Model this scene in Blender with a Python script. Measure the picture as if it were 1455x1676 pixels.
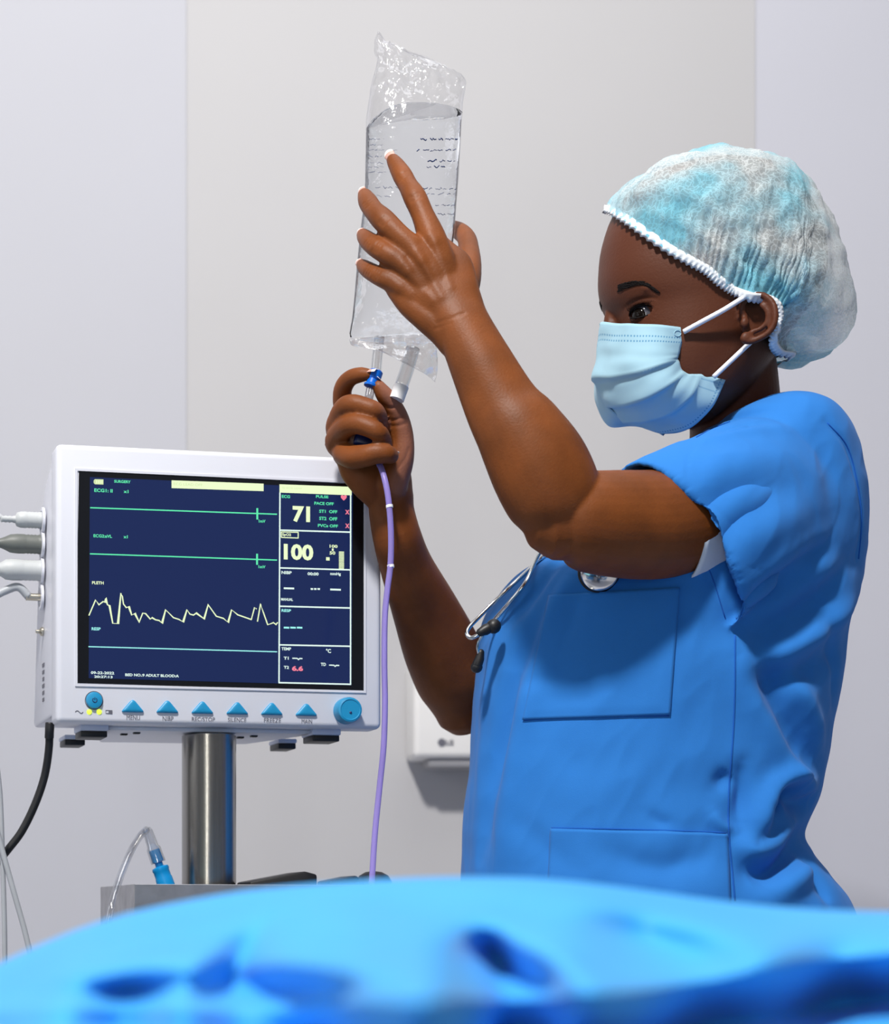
import bpy, bmesh, math, random
import numpy as np
from mathutils import Vector, Matrix, noise
from mathutils.bvhtree import BVHTree

random.seed(4)
for o in list(bpy.data.objects):
    bpy.data.objects.remove(o)
S = bpy.context.scene
COL = S.collection

# ------------------------------------------------------------------ camera, world, lights, exposure
F, PX, PY, CZ = 3000.0, 150.0, 1500.0, 0.95        # focal length (px), principal point, camera height
IW, IH = 1455.0, 1676.0
cam = bpy.data.cameras.new('camera')
cam.sensor_width = 36.0
cam.lens = F / IH * 36.0
cam.shift_x = (IW / 2 - PX) / IH
cam.shift_y = (PY - IH / 2) / IH
cam.clip_start = 0.02
cam.dof.use_dof = True
cam.dof.focus_distance = 1.69
cam.dof.aperture_fstop = 5.6
camo = bpy.data.objects.new('camera', cam)
camo.location = (0, 0, CZ)
camo.rotation_euler = (math.pi / 2, 0, 0)
COL.objects.link(camo)
S.camera = camo

w = bpy.data.worlds.new('world'); S.world = w; w.use_nodes = True
nt = w.node_tree; bg = nt.nodes['Background']
tc = nt.nodes.new('ShaderNodeTexCoord'); sp = nt.nodes.new('ShaderNodeSeparateXYZ')
nt.links.new(tc.outputs['Generated'], sp.inputs[0])
rp = nt.nodes.new('ShaderNodeValToRGB')
mr = nt.nodes.new('ShaderNodeMapRange'); mr.inputs[1].default_value = -1; mr.inputs[2].default_value = 1
nt.links.new(sp.outputs['Z'], mr.inputs[0]); nt.links.new(mr.outputs[0], rp.inputs[0])
e = rp.color_ramp.elements
e[0].position = 0.30; e[0].color = (0.30, 0.30, 0.34, 1)
e[1].position = 0.85; e[1].color = (1.0, 1.0, 1.04, 1)
nt.links.new(rp.outputs[0], bg.inputs[0]); bg.inputs[1].default_value = 0.25

def area(name, loc, target, size, power, col=(1, 1, 1), size_y=None):
    l = bpy.data.lights.new(name, 'AREA'); l.energy = power; l.color = col; l.size = size
    if size_y:
        l.shape = 'RECTANGLE'; l.size_y = size_y
    o = bpy.data.objects.new(name, l); o.location = loc
    o.rotation_euler = (Vector(target) - Vector(loc)).to_track_quat('-Z', 'Y').to_euler()
    COL.objects.link(o); return o
area('key_lamp', (-0.50, 0.05, 3.4), (0.40, 1.7, 1.2), 0.24, 108, (1.0, 0.97, 0.93))
area('ceiling_lamp', (0.6, 1.55, 3.1), (0.6, 1.3, 1.0), 1.2, 10, (0.97, 0.98, 1.0))
area('left_lamp', (-1.8, 1.2, 1.9), (0.5, 2.0, 1.2), 1.0, 6, (0.97, 0.98, 1.0))
area('pole_stripe_fill', (-0.62, -1.7, 1.35), (0.1, 1.76, 1.15), 0.16, 10, (1.0, 0.98, 0.90), 1.5)  # strip light added behind the camera for the pole's bright stripe and front fill

S.view_settings.view_transform = 'Standard'
S.view_settings.look = 'None'
S.view_settings.exposure = 0.0
S.view_settings.gamma = 1.0
S.view_settings.use_curve_mapping = False
S.cycles.use_denoising = True
S.cycles.max_bounces = 10
S.cycles.transparent_max_bounces = 16
S.cycles.transmission_bounces = 10

# ------------------------------------------------------------------ helpers
def P(px, py, Y):
    return Vector(((px - PX) * Y / F, Y, CZ + (PY - py) * Y / F))
def RAY(px, py):
    return Vector(((px - PX) / F, 1.0, (PY - py) / F)).normalized()
def R(r, Y):
    return r * Y / F
CAM = Vector((0, 0, CZ))

def srgb(r, g, b):
    f = lambda c: (c / 255 / 12.92) if c / 255 <= 0.04045 else ((c / 255 + 0.055) / 1.055) ** 2.4
    return (f(r), f(g), f(b), 1)

MATS = {}
def pm(name, col, rough=0.5, metal=0.0, vary=0.06, scale=40, bump=0.0, bscale=300, **kw):
    """Principled material with a little procedural colour variation and bump."""
    m = bpy.data.materials.new(name); m.use_nodes = True
    nt = m.node_tree; b = nt.nodes['Principled BSDF']
    b.inputs['Roughness'].default_value = rough; b.inputs['Metallic'].default_value = metal
    tc = nt.nodes.new('ShaderNodeTexCoord')
    n = nt.nodes.new('ShaderNodeTexNoise'); n.inputs['Scale'].default_value = scale; n.inputs['Detail'].default_value = 4
    nt.links.new(tc.outputs['Object'], n.inputs['Vector'])
    r = nt.nodes.new('ShaderNodeValToRGB')
    c = col[:3]
    r.color_ramp.elements[0].position = 0.3; r.color_ramp.elements[1].position = 0.7
    r.color_ramp.elements[0].color = (*[x * (1 - vary) for x in c], 1)
    r.color_ramp.elements[1].color = (*[min(1, x * (1 + vary)) for x in c], 1)
    nt.links.new(n.outputs['Fac'], r.inputs[0]); nt.links.new(r.outputs[0], b.inputs['Base Color'])
    if bump:
        n2 = nt.nodes.new('ShaderNodeTexNoise'); n2.inputs['Scale'].default_value = bscale; n2.inputs['Detail'].default_value = 3
        nt.links.new(tc.outputs['Object'], n2.inputs['Vector'])
        bp = nt.nodes.new('ShaderNodeBump'); bp.inputs['Strength'].default_value = bump; bp.inputs['Distance'].default_value = 0.001
        nt.links.new(n2.outputs['Fac'], bp.inputs['Height']); nt.links.new(bp.outputs[0], b.inputs['Normal'])
    for k, v in kw.items():
        b.inputs[k.replace('_', ' ')].default_value = v
    MATS[name] = m
    return m

def emis(name, col, strength=1.0):
    m = bpy.data.materials.new(name); m.use_nodes = True
    b = m.node_tree.nodes['Principled BSDF']
    b.inputs['Base Color'].default_value = (0.01, 0.01, 0.01, 1)
    b.inputs['Emission Color'].default_value = col; b.inputs['Emission Strength'].default_value = strength
    return m

class MB:
    def __init__(s): s.v = []; s.f = []; s.m = []
    def add(s, vs, fs, mi=0):
        b = len(s.v); s.v += [tuple(x) for x in vs]
        s.f += [tuple(i + b for i in f) for f in fs]; s.m += [mi] * len(fs)
        return s
    def loft(s, rings, caps=True, mi=0, closed=True):
        n = len(rings[0]); vs = [p for r in rings for p in r]; fs = []
        for i in range(len(rings) - 1):
            for j in range(n if closed else n - 1):
                k = (j + 1) % n
                fs.append((i * n + j, i * n + k, (i + 1) * n + k, (i + 1) * n + j))
        if caps and closed:
            fs.append(tuple(range(n))[::-1]); fs.append(tuple(range((len(rings) - 1) * n, len(rings) * n)))
        return s.add(vs, fs, mi)
    def tube(s, pts, rad, n=12, flat=1.0, ref=(0, 1, 0), round_=False, mi=0):
        pts = [Vector(p) for p in pts]
        if not hasattr(rad, '__len__'): rad = [rad] * len(pts)
        fl = flat if hasattr(flat, '__len__') else [flat] * len(pts)
        rings = []; N = len(pts); ref = Vector(ref); pu = None; fr = []
        for i in range(N):
            t = (pts[min(i + 1, N - 1)] - pts[max(i - 1, 0)])
            t = t.normalized() if t.length > 1e-9 else Vector((0, 0, 1))
            u = t.cross(ref)
            if pu is None:
                if u.length < 0.05: u = t.cross(Vector((1, 0, 0)))
            elif u.length < 0.25 or (fl[i] == 1.0):
                u = pu - t * pu.dot(t)
            u.normalize()
            if pu is not None and u.dot(pu) < 0: u = -u
            pu = u; fr.append((t, u, u.cross(t)))
        def ring(c, u, v, r, f):
            return [c + u * (r * math.cos(2 * math.pi * k / n)) + v * (r * f * math.sin(2 * math.pi * k / n)) for k in range(n)]
        if round_:
            t, u, v = fr[0]
            for a in (0.12, 0.4, 0.75): rings.append(ring(pts[0] - t * rad[0] * math.cos(a * math.pi / 2), u, v, rad[0] * math.sin(a * math.pi / 2), fl[0]))
        for i in range(N): rings.append(ring(pts[i], fr[i][1], fr[i][2], rad[i], fl[i]))
        if round_:
            t, u, v = fr[-1]
            for a in (0.75, 0.4, 0.12): rings.append(ring(pts[-1] + t * rad[-1] * math.cos(a * math.pi / 2), u, v, rad[-1] * math.sin(a * math.pi / 2), fl[-1]))
        return s.loft(rings, True, mi)
    def box(s, M, size, bev=0.0, seg=3, mi=0):
        bm = bmesh.new(); bmesh.ops.create_cube(bm, size=1.0)
        for v in bm.verts: v.co = Vector((v.co.x * size[0], v.co.y * size[1], v.co.z * size[2]))
        if bev: bmesh.ops.bevel(bm, geom=bm.edges[:], offset=bev, segments=seg, affect='EDGES', profile=0.5)
        bm.verts.index_update()
        s.add([M @ v.co for v in bm.verts], [[v.index for v in f.verts] for f in bm.faces], mi); bm.free(); return s
    def prism(s, prof, M, depth, bev=0.0, seg=3, mi=0):
        """polygon prof (x,z) extruded from y=0 to y=depth, transformed by M"""
        bm = bmesh.new(); vs = [bm.verts.new((x, 0, z)) for x, z in prof]; f = bm.faces.new(vs)
        r = bmesh.ops.extrude_face_region(bm, geom=[f])
        for v in r['geom']:
            if isinstance(v, bmesh.types.BMVert): v.co.y += depth
        bmesh.ops.recalc_face_normals(bm, faces=bm.faces[:])
        if bev: bmesh.ops.bevel(bm, geom=bm.edges[:], offset=bev, segments=seg, affect='EDGES', profile=0.5)
        bm.verts.index_update()
        s.add([M @ v.co for v in bm.verts], [[v.index for v in f.verts] for f in bm.faces], mi); bm.free(); return s
    def ball(s, c, r, nu=20, nv=12, M=None, mi=0):
        r = r if hasattr(r, '__len__') else (r, r, r)
        c = Vector(c); rings = []
        for i in range(1, nv):
            a = math.pi * i / nv
            rings.append([Vector((r[0] * math.sin(a) * math.cos(2 * math.pi * k / nu), r[1] * math.sin(a) * math.sin(2 * math.pi * k / nu), r[2] * math.cos(a))) for k in range(nu)])
        rings = [[(c + (M @ p if M else p)) for p in q] for q in rings]
        return s.loft(rings, True, mi)
    def lathe(s, prof, M, n=32, mi=0):
        """prof: (radius, height) along local z"""
        return s.loft([[M @ Vector((r * math.cos(2 * math.pi * k / n), r * math.sin(2 * math.pi * k / n), z)) for k in range(n)] for r, z in prof], True, mi)
    def mesh(s, name):
        me = bpy.data.meshes.new(name); me.from_pydata(s.v, [], s.f)
        bm = bmesh.new(); bm.from_mesh(me); bmesh.ops.recalc_face_normals(bm, faces=bm.faces[:]); bm.to_mesh(me); bm.free()
        if any(s.m): me.polygons.foreach_set('material_index', s.m)
        return me

def obj(name, geo, mats, parent=None, smooth=True):
    me = geo.mesh(name) if isinstance(geo, MB) else geo
    o = bpy.data.objects.new(name, me)
    for m in (mats if isinstance(mats, (list, tuple)) else [mats]): me.materials.append(m)
    if smooth is True: me.polygons.foreach_set('use_smooth', [True] * len(me.polygons))
    elif smooth:                                    # smooth below an angle
        me.polygons.foreach_set('use_smooth', [True] * len(me.polygons))
        bm = bmesh.new(); bm.from_mesh(me)
        for ed in bm.edges:
            if len(ed.link_faces) == 2 and ed.calc_face_angle(0) > smooth: ed.smooth = False
        bm.to_mesh(me); bm.free()
    COL.objects.link(o)
    if parent is not None:
        o.parent = parent
        if parent.type == 'EMPTY': o.matrix_parent_inverse = Matrix.Translation(-parent.location)
    return o
def tag(o, label, cat, group=None):
    o['label'] = label; o['category'] = cat
    if group: o['group'] = group
    return o
def thing(name, label, cat, loc, group=None):
    o = bpy.data.objects.new(name, None); o.location = loc; o.empty_display_size = 0.02
    COL.objects.link(o); return tag(o, label, cat, group)
def structure(name, mb, m, smooth=False):
    o = obj(name, mb, m, None, smooth); o['kind'] = 'structure'; return o

def cr(vals, sub=6):
    """Catmull-Rom through tuples of numbers"""
    a = [np.array(v, float) for v in vals]; a = [2 * a[0] - a[1]] + a + [2 * a[-1] - a[-2]]; out = []
    for i in range(1, len(a) - 2):
        for k in range(sub):
            t = k / sub
            out.append(0.5 * ((2 * a[i]) + (-a[i - 1] + a[i + 1]) * t + (2 * a[i - 1] - 5 * a[i] + 4 * a[i + 1] - a[i + 2]) * t * t + (-a[i - 1] + 3 * a[i] - 3 * a[i + 1] + a[i + 2]) * t ** 3))
    out.append(a[-2]); return out
def limb(mb, spec, flat=1.0, sub=6, n=36, ref=(0, 1, 0), round_=True):
    """spec rows: (px, py, Y, r_px[, flat])"""
    spec = [tuple(s) if len(s) == 5 else (*s, flat) for s in spec]
    q = cr(spec, sub)
    return mb.tube([P(a[0], a[1], a[2]) for a in q], [R(max(a[3], 1), a[2]) for a in q], n, [float(a[4]) if abs(a[4] - 1) > 1e-6 else 0.9999 for a in q], ref, round_)
def pxtube(mb, spec, r_px, n=10, sub=6, round_=False, mi=0):
    q = cr([s[:3] for s in spec], sub)
    return mb.tube([P(*a) for a in q], [R(r_px, a[2]) for a in q], n, 1.0, (0, 1, 0), round_, mi)

def remesh(mb, voxel, smooth=3, fac=0.5):
    me = mb.mesh('tmp'); o = bpy.data.objects.new('tmp', me); COL.objects.link(o)
    m = o.modifiers.new('r', 'REMESH'); m.mode = 'VOXEL'; m.voxel_size = voxel; m.adaptivity = 0
    if smooth:
        m2 = o.modifiers.new('s', 'SMOOTH'); m2.factor = fac; m2.iterations = smooth
    dg = bpy.context.evaluated_depsgraph_get(); dg.update()
    out = bpy.data.meshes.new_from_object(o.evaluated_get(dg))
    bpy.data.objects.remove(o); bpy.data.meshes.remove(me)
    out.materials.clear()
    return out
def vco(me):
    a = np.empty(len(me.vertices) * 3); me.vertices.foreach_get('co', a); return a.reshape(-1, 3)
def vno(me):
    a = np.empty(len(me.vertices) * 3, np.float32); me.vertex_normals.foreach_get('vector', a); return a.reshape(-1, 3).astype(float)
def setco(me, a):
    me.vertices.foreach_set('co', a.ravel()); me.update()
def seg_dist(c, pts):
    """distance of points c (n,3) to a polyline"""
    d = np.full(len(c), 1e9)
    for a, b in zip(pts[:-1], pts[1:]):
        a = np.array(a); b = np.array(b); ab = b - a
        t = np.clip(((c - a) @ ab) / max(ab @ ab, 1e-12), 0, 1)
        d = np.minimum(d, np.linalg.norm(c - (a + t[:, None] * ab), axis=1))
    return d
def seg_dist_t(c, pts):
    d = np.full(len(c), 1e9); tt = np.zeros(len(c)); n = len(pts) - 1
    for i, (a, b) in enumerate(zip(pts[:-1], pts[1:])):
        a = np.array(a); b = np.array(b); ab = b - a
        t = np.clip(((c - a) @ ab) / max(ab @ ab, 1e-12), 0, 1)
        q = np.linalg.norm(c - (a + t[:, None] * ab), axis=1); m = q < d
        d[m] = q[m]; tt[m] = ((i + t) / n)[m]
    return d, tt
def tree(me):
    return BVHTree.FromPolygons([v.co.copy() for v in me.vertices], [tuple(p.vertices) for p in me.polygons])
def hit(bv, px, py, off=0.0):
    d = RAY(px, py); r = bv.ray_cast(CAM, d)
    if r[0] is None: return None, None
    n = r[1] if r[1].dot(d) < 0 else -r[1]
    return r[0] + n * off, n
def strokes(me, bv, items, taper=False):
    """items: (points px, radius m, amplitude m): push camera-facing surface along its normal around a line"""
    c = vco(me); n = vno(me)
    tot = np.zeros(len(c))
    for pts, rad, amp in items:
        p3 = []
        for a in cr([tuple(map(float, p)) for p in pts], 4):
            h, _ = hit(bv, a[0], a[1])
            if h is not None: p3.append(tuple(h))
        if len(p3) < 2: continue
        d, tt = seg_dist_t(c, p3); tot += amp * np.exp(-(d / rad) ** 2) * (np.clip(np.sin(np.pi * (.06 + .88 * tt)), 0, 1) ** .7 if taper else 1)
    setco(me, c + n * tot[:, None])

# ------------------------------------------------------------------ materials
def skin_mat():
    m = pm('skin', (0.180, 0.050, 0.010), 0.5, 0, 0.22, 26, 0.22, 520)
    nt = m.node_tree; b = nt.nodes['Principled BSDF']
    b.inputs['Subsurface Weight'].default_value = 0.06; b.inputs['Subsurface Radius'].default_value = (0.6, 0.25, 0.12); b.inputs['Subsurface Scale'].default_value = 0.006
    b.inputs['Specular IOR Level'].default_value = 0.25
    at = nt.nodes.new('ShaderNodeAttribute'); at.attribute_name = 'palm'
    mx = nt.nodes.new('ShaderNodeMix'); mx.data_type = 'RGBA'
    old = b.inputs['Base Color'].links[0].from_socket
    nt.links.new(old, mx.inputs[6]); mx.inputs[7].default_value = (0.30, 0.125, 0.085, 1)
    nt.links.new(at.outputs['Fac'], mx.inputs[0])
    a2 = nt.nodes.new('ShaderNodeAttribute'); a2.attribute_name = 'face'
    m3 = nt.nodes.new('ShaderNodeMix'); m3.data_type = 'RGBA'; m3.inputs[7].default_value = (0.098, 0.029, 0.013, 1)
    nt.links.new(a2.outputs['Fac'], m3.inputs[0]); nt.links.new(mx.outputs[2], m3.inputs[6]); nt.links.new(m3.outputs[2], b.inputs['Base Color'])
    return m
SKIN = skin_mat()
def cloth_mat(name, col, weave=1400, strength=0.35, rough=0.85, sheen=0.05):
    m = pm(name, col, rough, 0, 0.05, 9)
    nt = m.node_tree; b = nt.nodes['Principled BSDF']
    tc = nt.nodes.new('ShaderNodeTexCoord')
    ad = nt.nodes.new('ShaderNodeTexNoise'); ad.inputs['Scale'].default_value = weave; ad.inputs['Detail'].default_value = 2
    nt.links.new(tc.outputs['Object'], ad.inputs['Vector'])
    bp = nt.nodes.new('ShaderNodeBump'); bp.inputs['Strength'].default_value = strength; bp.inputs['Distance'].default_value = 0.0004
    nt.links.new(ad.outputs[0], bp.inputs['Height']); nt.links.new(bp.outputs[0], b.inputs['Normal'])
    b.inputs['Sheen Weight'].default_value = sheen; b.inputs['Specular IOR Level'].default_value = 0.15
    return m
SCRUB = cloth_mat('scrub_cotton', (0.027, 0.190, 0.58))
DRAPE = cloth_mat('drape_cloth', (0.045, 0.36, 0.80), 700, 0.1, 0.5, 0.1)
MINT = cloth_mat('mint_cloth', (0.42, 0.86, 0.80), 700, 0.2)
WHITE_CLOTH = cloth_mat('white_cotton', (0.72, 0.77, 0.85))
WALL_A = pm('wall_cool_white', (0.475, 0.48, 0.525), 0.8, 0, 0.012, 3, 0.03, 120)
WALL_B = pm('wall_warm_white', (0.485, 0.48, 0.492), 0.8, 0, 0.012, 3, 0.03, 120)
WALL_C = pm('wall_lavender_white', (0.52, 0.525, 0.585), 0.8, 0, 0.012, 3, 0.03, 120)
FLOOR = pm('floor_vinyl', (0.68, 0.68, 0.72), 0.5, 0, 0.05, 12)
PLASTIC = pm('monitor_plastic', (0.68, 0.69, 0.76), 0.42, 0, 0.01, 20, 0.05, 900)
PLASTIC2 = pm('foot_plastic', (0.55, 0.60, 0.75), 0.45, 0, 0.02)
BLACK = pm('black_rubber', (0.008, 0.008, 0.010), 0.45, 0, 0.2)
BLACKGLOSS = pm('black_bezel', (0.004, 0.005, 0.008), 0.25, 0, 0.1)
BLUEBTN = pm('button_blue', (0.012, 0.27, 0.52), 0.38, 0, 0.03)
PRINT = pm('grey_print', (0.12, 0.12, 0.15), 0.6)
GREYPLUG = pm('grey_plug', (0.48, 0.50, 0.51), 0.5, 0, 0.04)
DARKPLUG = pm('dark_plug', (0.13, 0.14, 0.13), 0.5, 0, 0.05)
GREYCORD = pm('grey_cord', (0.40, 0.42, 0.45), 0.45, 0, 0.04)
BRASS = pm('nickel', (0.62, 0.58, 0.48), 0.3, 1.0)
CHROME = pm('chrome', (0.72, 0.72, 0.72), 0.16, 1.0, 0.03)
def steel_mat():
    m = pm('brushed_steel', (0.37, 0.36, 0.34), 0.24, 1.0, 0.1, 60)
    nt = m.node_tree; b = nt.nodes['Principled BSDF']
    n = [x for x in nt.nodes if x.type == 'TEX_NOISE'][0]
    mp = nt.nodes.new('ShaderNodeMapping'); mp.inputs['Scale'].default_value = (8, 8, 0.25)
    tc = [x for x in nt.nodes if x.type == 'TEX_COORD'][0]
    nt.links.new(tc.outputs['Object'], mp.inputs[0]); nt.links.new(mp.outputs[0], n.inputs['Vector'])
    return m
STEEL = steel_mat()
TRAYM = pm('tray_metal', (0.42, 0.42, 0.44), 0.45, 0.85, 0.12, 60)
LED = emis('led_green', (0.75, 1.0, 0.08, 1), 1.2)
NAIL = pm('nail_pink', (0.62, 0.34, 0.28), 0.25, 0, 0.03)
NAILTIP = pm('nail_white', (0.88, 0.82, 0.78), 0.25, 0, 0.02)
EYEW = pm('eye_white', (0.09, 0.09, 0.11), 0.12, 0, 0.03)
EYED = pm('eye_dark', (0.006, 0.004, 0.003), 0.12, 0, 0.05, Specular_IOR_Level=0.25)
HAIR = pm('black_hair', (0.009, 0.007, 0.007), 0.75, 0, 0.3, 120, 0.6, 260, Specular_IOR_Level=0.15)
def clear_mat(name, col, rough, ior, trans=1.0):
    m = pm(name, col, rough, 0, 0.0)
    b = m.node_tree.nodes['Principled BSDF']; b.inputs['Transmission Weight'].default_value = trans; b.inputs['IOR'].default_value = ior
    return m
PURPLE = clear_mat('purple_tubing', (0.42, 0.34, 0.80), 0.18, 1.2, 0.45)
CAPBLUE = pm('cap_blue', (0.0, 0.13, 0.62), 0.35, 0, 0.05)
NAVY = pm('clamp_navy', (0.01, 0.02, 0.10), 0.35)
CONNBLUE = pm('connector_blue', (0.0, 0.26, 0.62), 0.35, 0, 0.04)

def film_mat(name, col, base, edge, rough=0.12, bump=0.5, bscale=60):
    """thin clear sheet: mostly transparent, glossy at grazing angles, with crinkle bump"""
    m = bpy.data.materials.new(name); m.use_nodes = True; nt = m.node_tree
    for n in list(nt.nodes): nt.nodes.remove(n)
    out = nt.nodes.new('ShaderNodeOutputMaterial')
    tr = nt.nodes.new('ShaderNodeBsdfTransparent'); tr.inputs[0].default_value = (0.985, 0.985, 0.99, 1)
    gl = nt.nodes.new('ShaderNodeBsdfGlossy'); gl.inputs['Roughness'].default_value = rough; gl.inputs[0].default_value = col
    lw = nt.nodes.new('ShaderNodeLayerWeight'); lw.inputs[0].default_value = 0.35
    mp = nt.nodes.new('ShaderNodeMapRange'); mp.inputs[3].default_value = base; mp.inputs[4].default_value = edge
    tc = nt.nodes.new('ShaderNodeTexCoord'); nz = nt.nodes.new('ShaderNodeTexNoise'); nz.inputs['Scale'].default_value = bscale; nz.inputs['Detail'].default_value = 3
    nt.links.new(tc.outputs['Object'], nz.inputs['Vector'])
    bp = nt.nodes.new('ShaderNodeBump'); bp.inputs['Strength'].default_value = bump; bp.inputs['Distance'].default_value = 0.004
    nt.links.new(nz.outputs['Fac'], bp.inputs['Height'])
    nt.links.new(bp.outputs[0], gl.inputs['Normal']); nt.links.new(bp.outputs[0], lw.inputs['Normal'])
    nt.links.new(lw.outputs['Facing'], mp.inputs[0])
    mx = nt.nodes.new('ShaderNodeMixShader')
    nt.links.new(mp.outputs[0], mx.inputs[0]); nt.links.new(tr.outputs[0], mx.inputs[1]); nt.links.new(gl.outputs[0], mx.inputs[2])
    nt.links.new(mx.outputs[0], out.inputs[0]); return m
FILM = film_mat('bag_film', (0.95, 0.95, 0.97, 1), 0.024, 0.34, 0.10, 0.55, 65)
CLEARTUBE = film_mat('clear_tubing', (0.85, 0.86, 0.88, 1), 0.12, 0.6, 0.1, 0.0)

# ------------------------------------------------------------------ the setting
def wallbox(x0, x1, y0, y1, z0, z1):
    return MB().box(Matrix.Translation(((x0 + x1) / 2, (y0 + y1) / 2, (z0 + z1) / 2)), (x1 - x0, y1 - y0, z1 - z0))
WY = 2.55
xl = (305 - PX) * (WY - 0.002) / F; xr = (1236 - PX) * WY / F
structure('wall_left', wallbox(-3.0, xl, WY - 0.002, WY + 0.15, 0, 3.2), WALL_A)
structure('wall_back', wallbox(xl, xr, WY, WY + 0.15, 0, 3.2), WALL_B)
structure('wall_right', wallbox(xr, 4.0, WY + 0.002, WY + 0.15, 0, 3.2), WALL_C)
structure('floor', wallbox(-3.0, 4.0, -1.0, WY + 0.15, -0.1, 0), FLOOR)

# ------------------------------------------------------------------ patient monitor
TH = math.radians(10.5)
MO = P(92, 725, 1.72)                                # top left front corner
MR = Vector((math.cos(TH), math.sin(TH), 0)); MNIN = Vector((-math.sin(TH), math.cos(TH), 0)); MU = Vector((0, 0, 1))
MW, MH = 0.3202, 0.2626
def MP(u, v, w_=0.0):                                # u right, v down, w_ into the housing
    return MO + MR * u - MU * v + MNIN * w_
def fuv(px, py):
    d = RAY(px, py); t = (MO - CAM).dot(MNIN) / d.dot(MNIN); h = CAM + d * t - MO
    return h.dot(MR), -h.z
def MM(u, v, w_=0.0):                                # frame: x right, y into housing, z up
    m = Matrix((MR, MNIN, MU)).transposed().to_4x4(); m.translation = MP(u, v, w_); return m

mon = thing('patient_monitor', 'white patient monitor with dark screen and blue buttons on a steel pole', 'monitor', MP(MW / 2, MH, 0.06))
# bezel frame + tapered rear body
b = MB()
b.box(MM(MW / 2, MH / 2, 0.016), (MW, 0.032, MH), 0.0055, 4)
HX = Matrix((MNIN, MR, MU)).transposed().to_4x4(); HX.translation = MP(0.0015, 0, 0)
b.prism([(0.02, -0.006), (0.035, -0.006), (0.075, -0.022), (0.105, -0.045), (0.112, -0.06), (0.150, -0.2495), (0.145, -0.2525), (0.02, -0.2525)], HX, MW - 0.003, 0.003, 2)
obj('housing', b, PLASTIC, mon, 0.6)
# screen
def quad(mb, c, wf, wb):
    q = [MP(u, v, wf) for u, v in c] + [MP(u, v, wb) for u, v in c]
    mb.add(q, [(0, 1, 2, 3), (7, 6, 5, 4), (0, 4, 5, 1), (1, 5, 6, 2), (2, 6, 7, 3), (3, 7, 4, 0)]); return mb
SC = [fuv(129, 770), fuv(595, 793), fuv(595, 1132), fuv(124, 1118)]
u0 = (SC[0][0] + SC[3][0]) / 2; u1 = (SC[1][0] + SC[2][0]) / 2; v0 = (SC[0][1] + SC[1][1]) / 2; v1 = (SC[2][1] + SC[3][1]) / 2
lip = MB()                                           # thin raised plastic lip round the glass
for a, c in (((u0 - .0022, v0 - .0022), (u1 + .0022, v0)), ((u0 - .0022, v1), (u1 + .0022, v1 + .0022)), ((u0 - .0022, v0), (u0, v1)), ((u1, v0), (u1 + .0022, v1))):
    quad(lip, [(a[0], a[1]), (c[0], a[1]), (c[0], c[1]), (a[0], c[1])], -0.0012, 0.003)
obj('screen_surround', lip, PLASTIC, mon, False)
scr = obj('screen', quad(MB(), SC, -0.0004, 0.004), BLACKGLOSS, mon, False)
scm = bpy.data.materials.new('display'); scm.use_nodes = True
sb = scm.node_tree.nodes['Principled BSDF']; sb.inputs['Base Color'].default_value = (0.004, 0.006, 0.02, 1)
sb.inputs['Roughness'].default_value = 0.16; sb.inputs['Emission Color'].default_value = (0.006, 0.016, 0.075, 1); sb.inputs['Emission Strength'].default_value = 1.0
nz = scm.node_tree.nodes.new('ShaderNodeTexNoise'); nz.inputs['Scale'].default_value = 3; 
AC = [fuv(147, 781), fuv(577, 800), fuv(575, 1122), fuv(145, 1110)]
obj('display', quad(MB(), AC, -0.0007, 0.0), scm, scr, False)
WL = -0.0009
G_GREEN = emis('lettering_green', (0.10, 0.85, 0.42, 1), 1.0)
G_WHITE = emis('lettering_white', (0.80, 1.0, 0.92, 1), 1.0)
G_CYAN = emis('lettering_cyan', (0.35, 0.95, 0.90, 1), 1.0)
G_YEL = emis('lettering_yellow', (0.85, 1.0, 0.60, 1), 1.0)
G_RED = emis('lettering_red', (0.95, 0.22, 0.32, 1), 1.0)
G_DIM = emis('lettering_dim', (0.62, 0.75, 0.40, 1), 1.0)
TXT = {}
CNT = [0]
def layer(k):
    CNT[0] += 1; return TXT.setdefault(k + '|%d' % CNT[0], MB()) if KEEP[0] else TXT.setdefault(k, MB())
KEEP = [True]
def glyphs(s, bold=0.0):
    cu = bpy.data.curves.new('t', 'FONT'); cu.body = s; cu.offset = bold; cu.resolution_u = 3
    o = bpy.data.objects.new('t', cu); COL.objects.link(o)
    dg = bpy.context.evaluated_depsgraph_get(); dg.update()
    me = bpy.data.meshes.new_from_object(o.evaluated_get(dg))
    vs = [(v.co.x, v.co.y) for v in me.vertices]; fs = [tuple(p.vertices) for p in me.polygons]
    bpy.data.objects.remove(o); bpy.data.curves.remove(cu); bpy.data.meshes.remove(me)
    x0 = min(v[0] for v in vs); x1 = max(v[0] for v in vs); y0 = min(v[1] for v in vs); y1 = max(v[1] for v in vs)
    return [((x - x0) / (x1 - x0), (y - y0) / (y1 - y0)) for x, y in vs], fs
def text(key, s, xa, ya, xb, yb, bold=0.012, wl=WL):
    vs, fs = glyphs(s, bold); ua, va = fuv(xa, ya); ub, vb = fuv(xb, yb)
    layer(key).add([MP(ua + (ub - ua) * x, vb + (va - vb) * y, wl) for x, y in vs], fs)
def poly(key, pts, wl=WL):
    layer(key).add([MP(*fuv(*p), wl) for p in pts], [tuple(range(len(pts)))])
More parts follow.
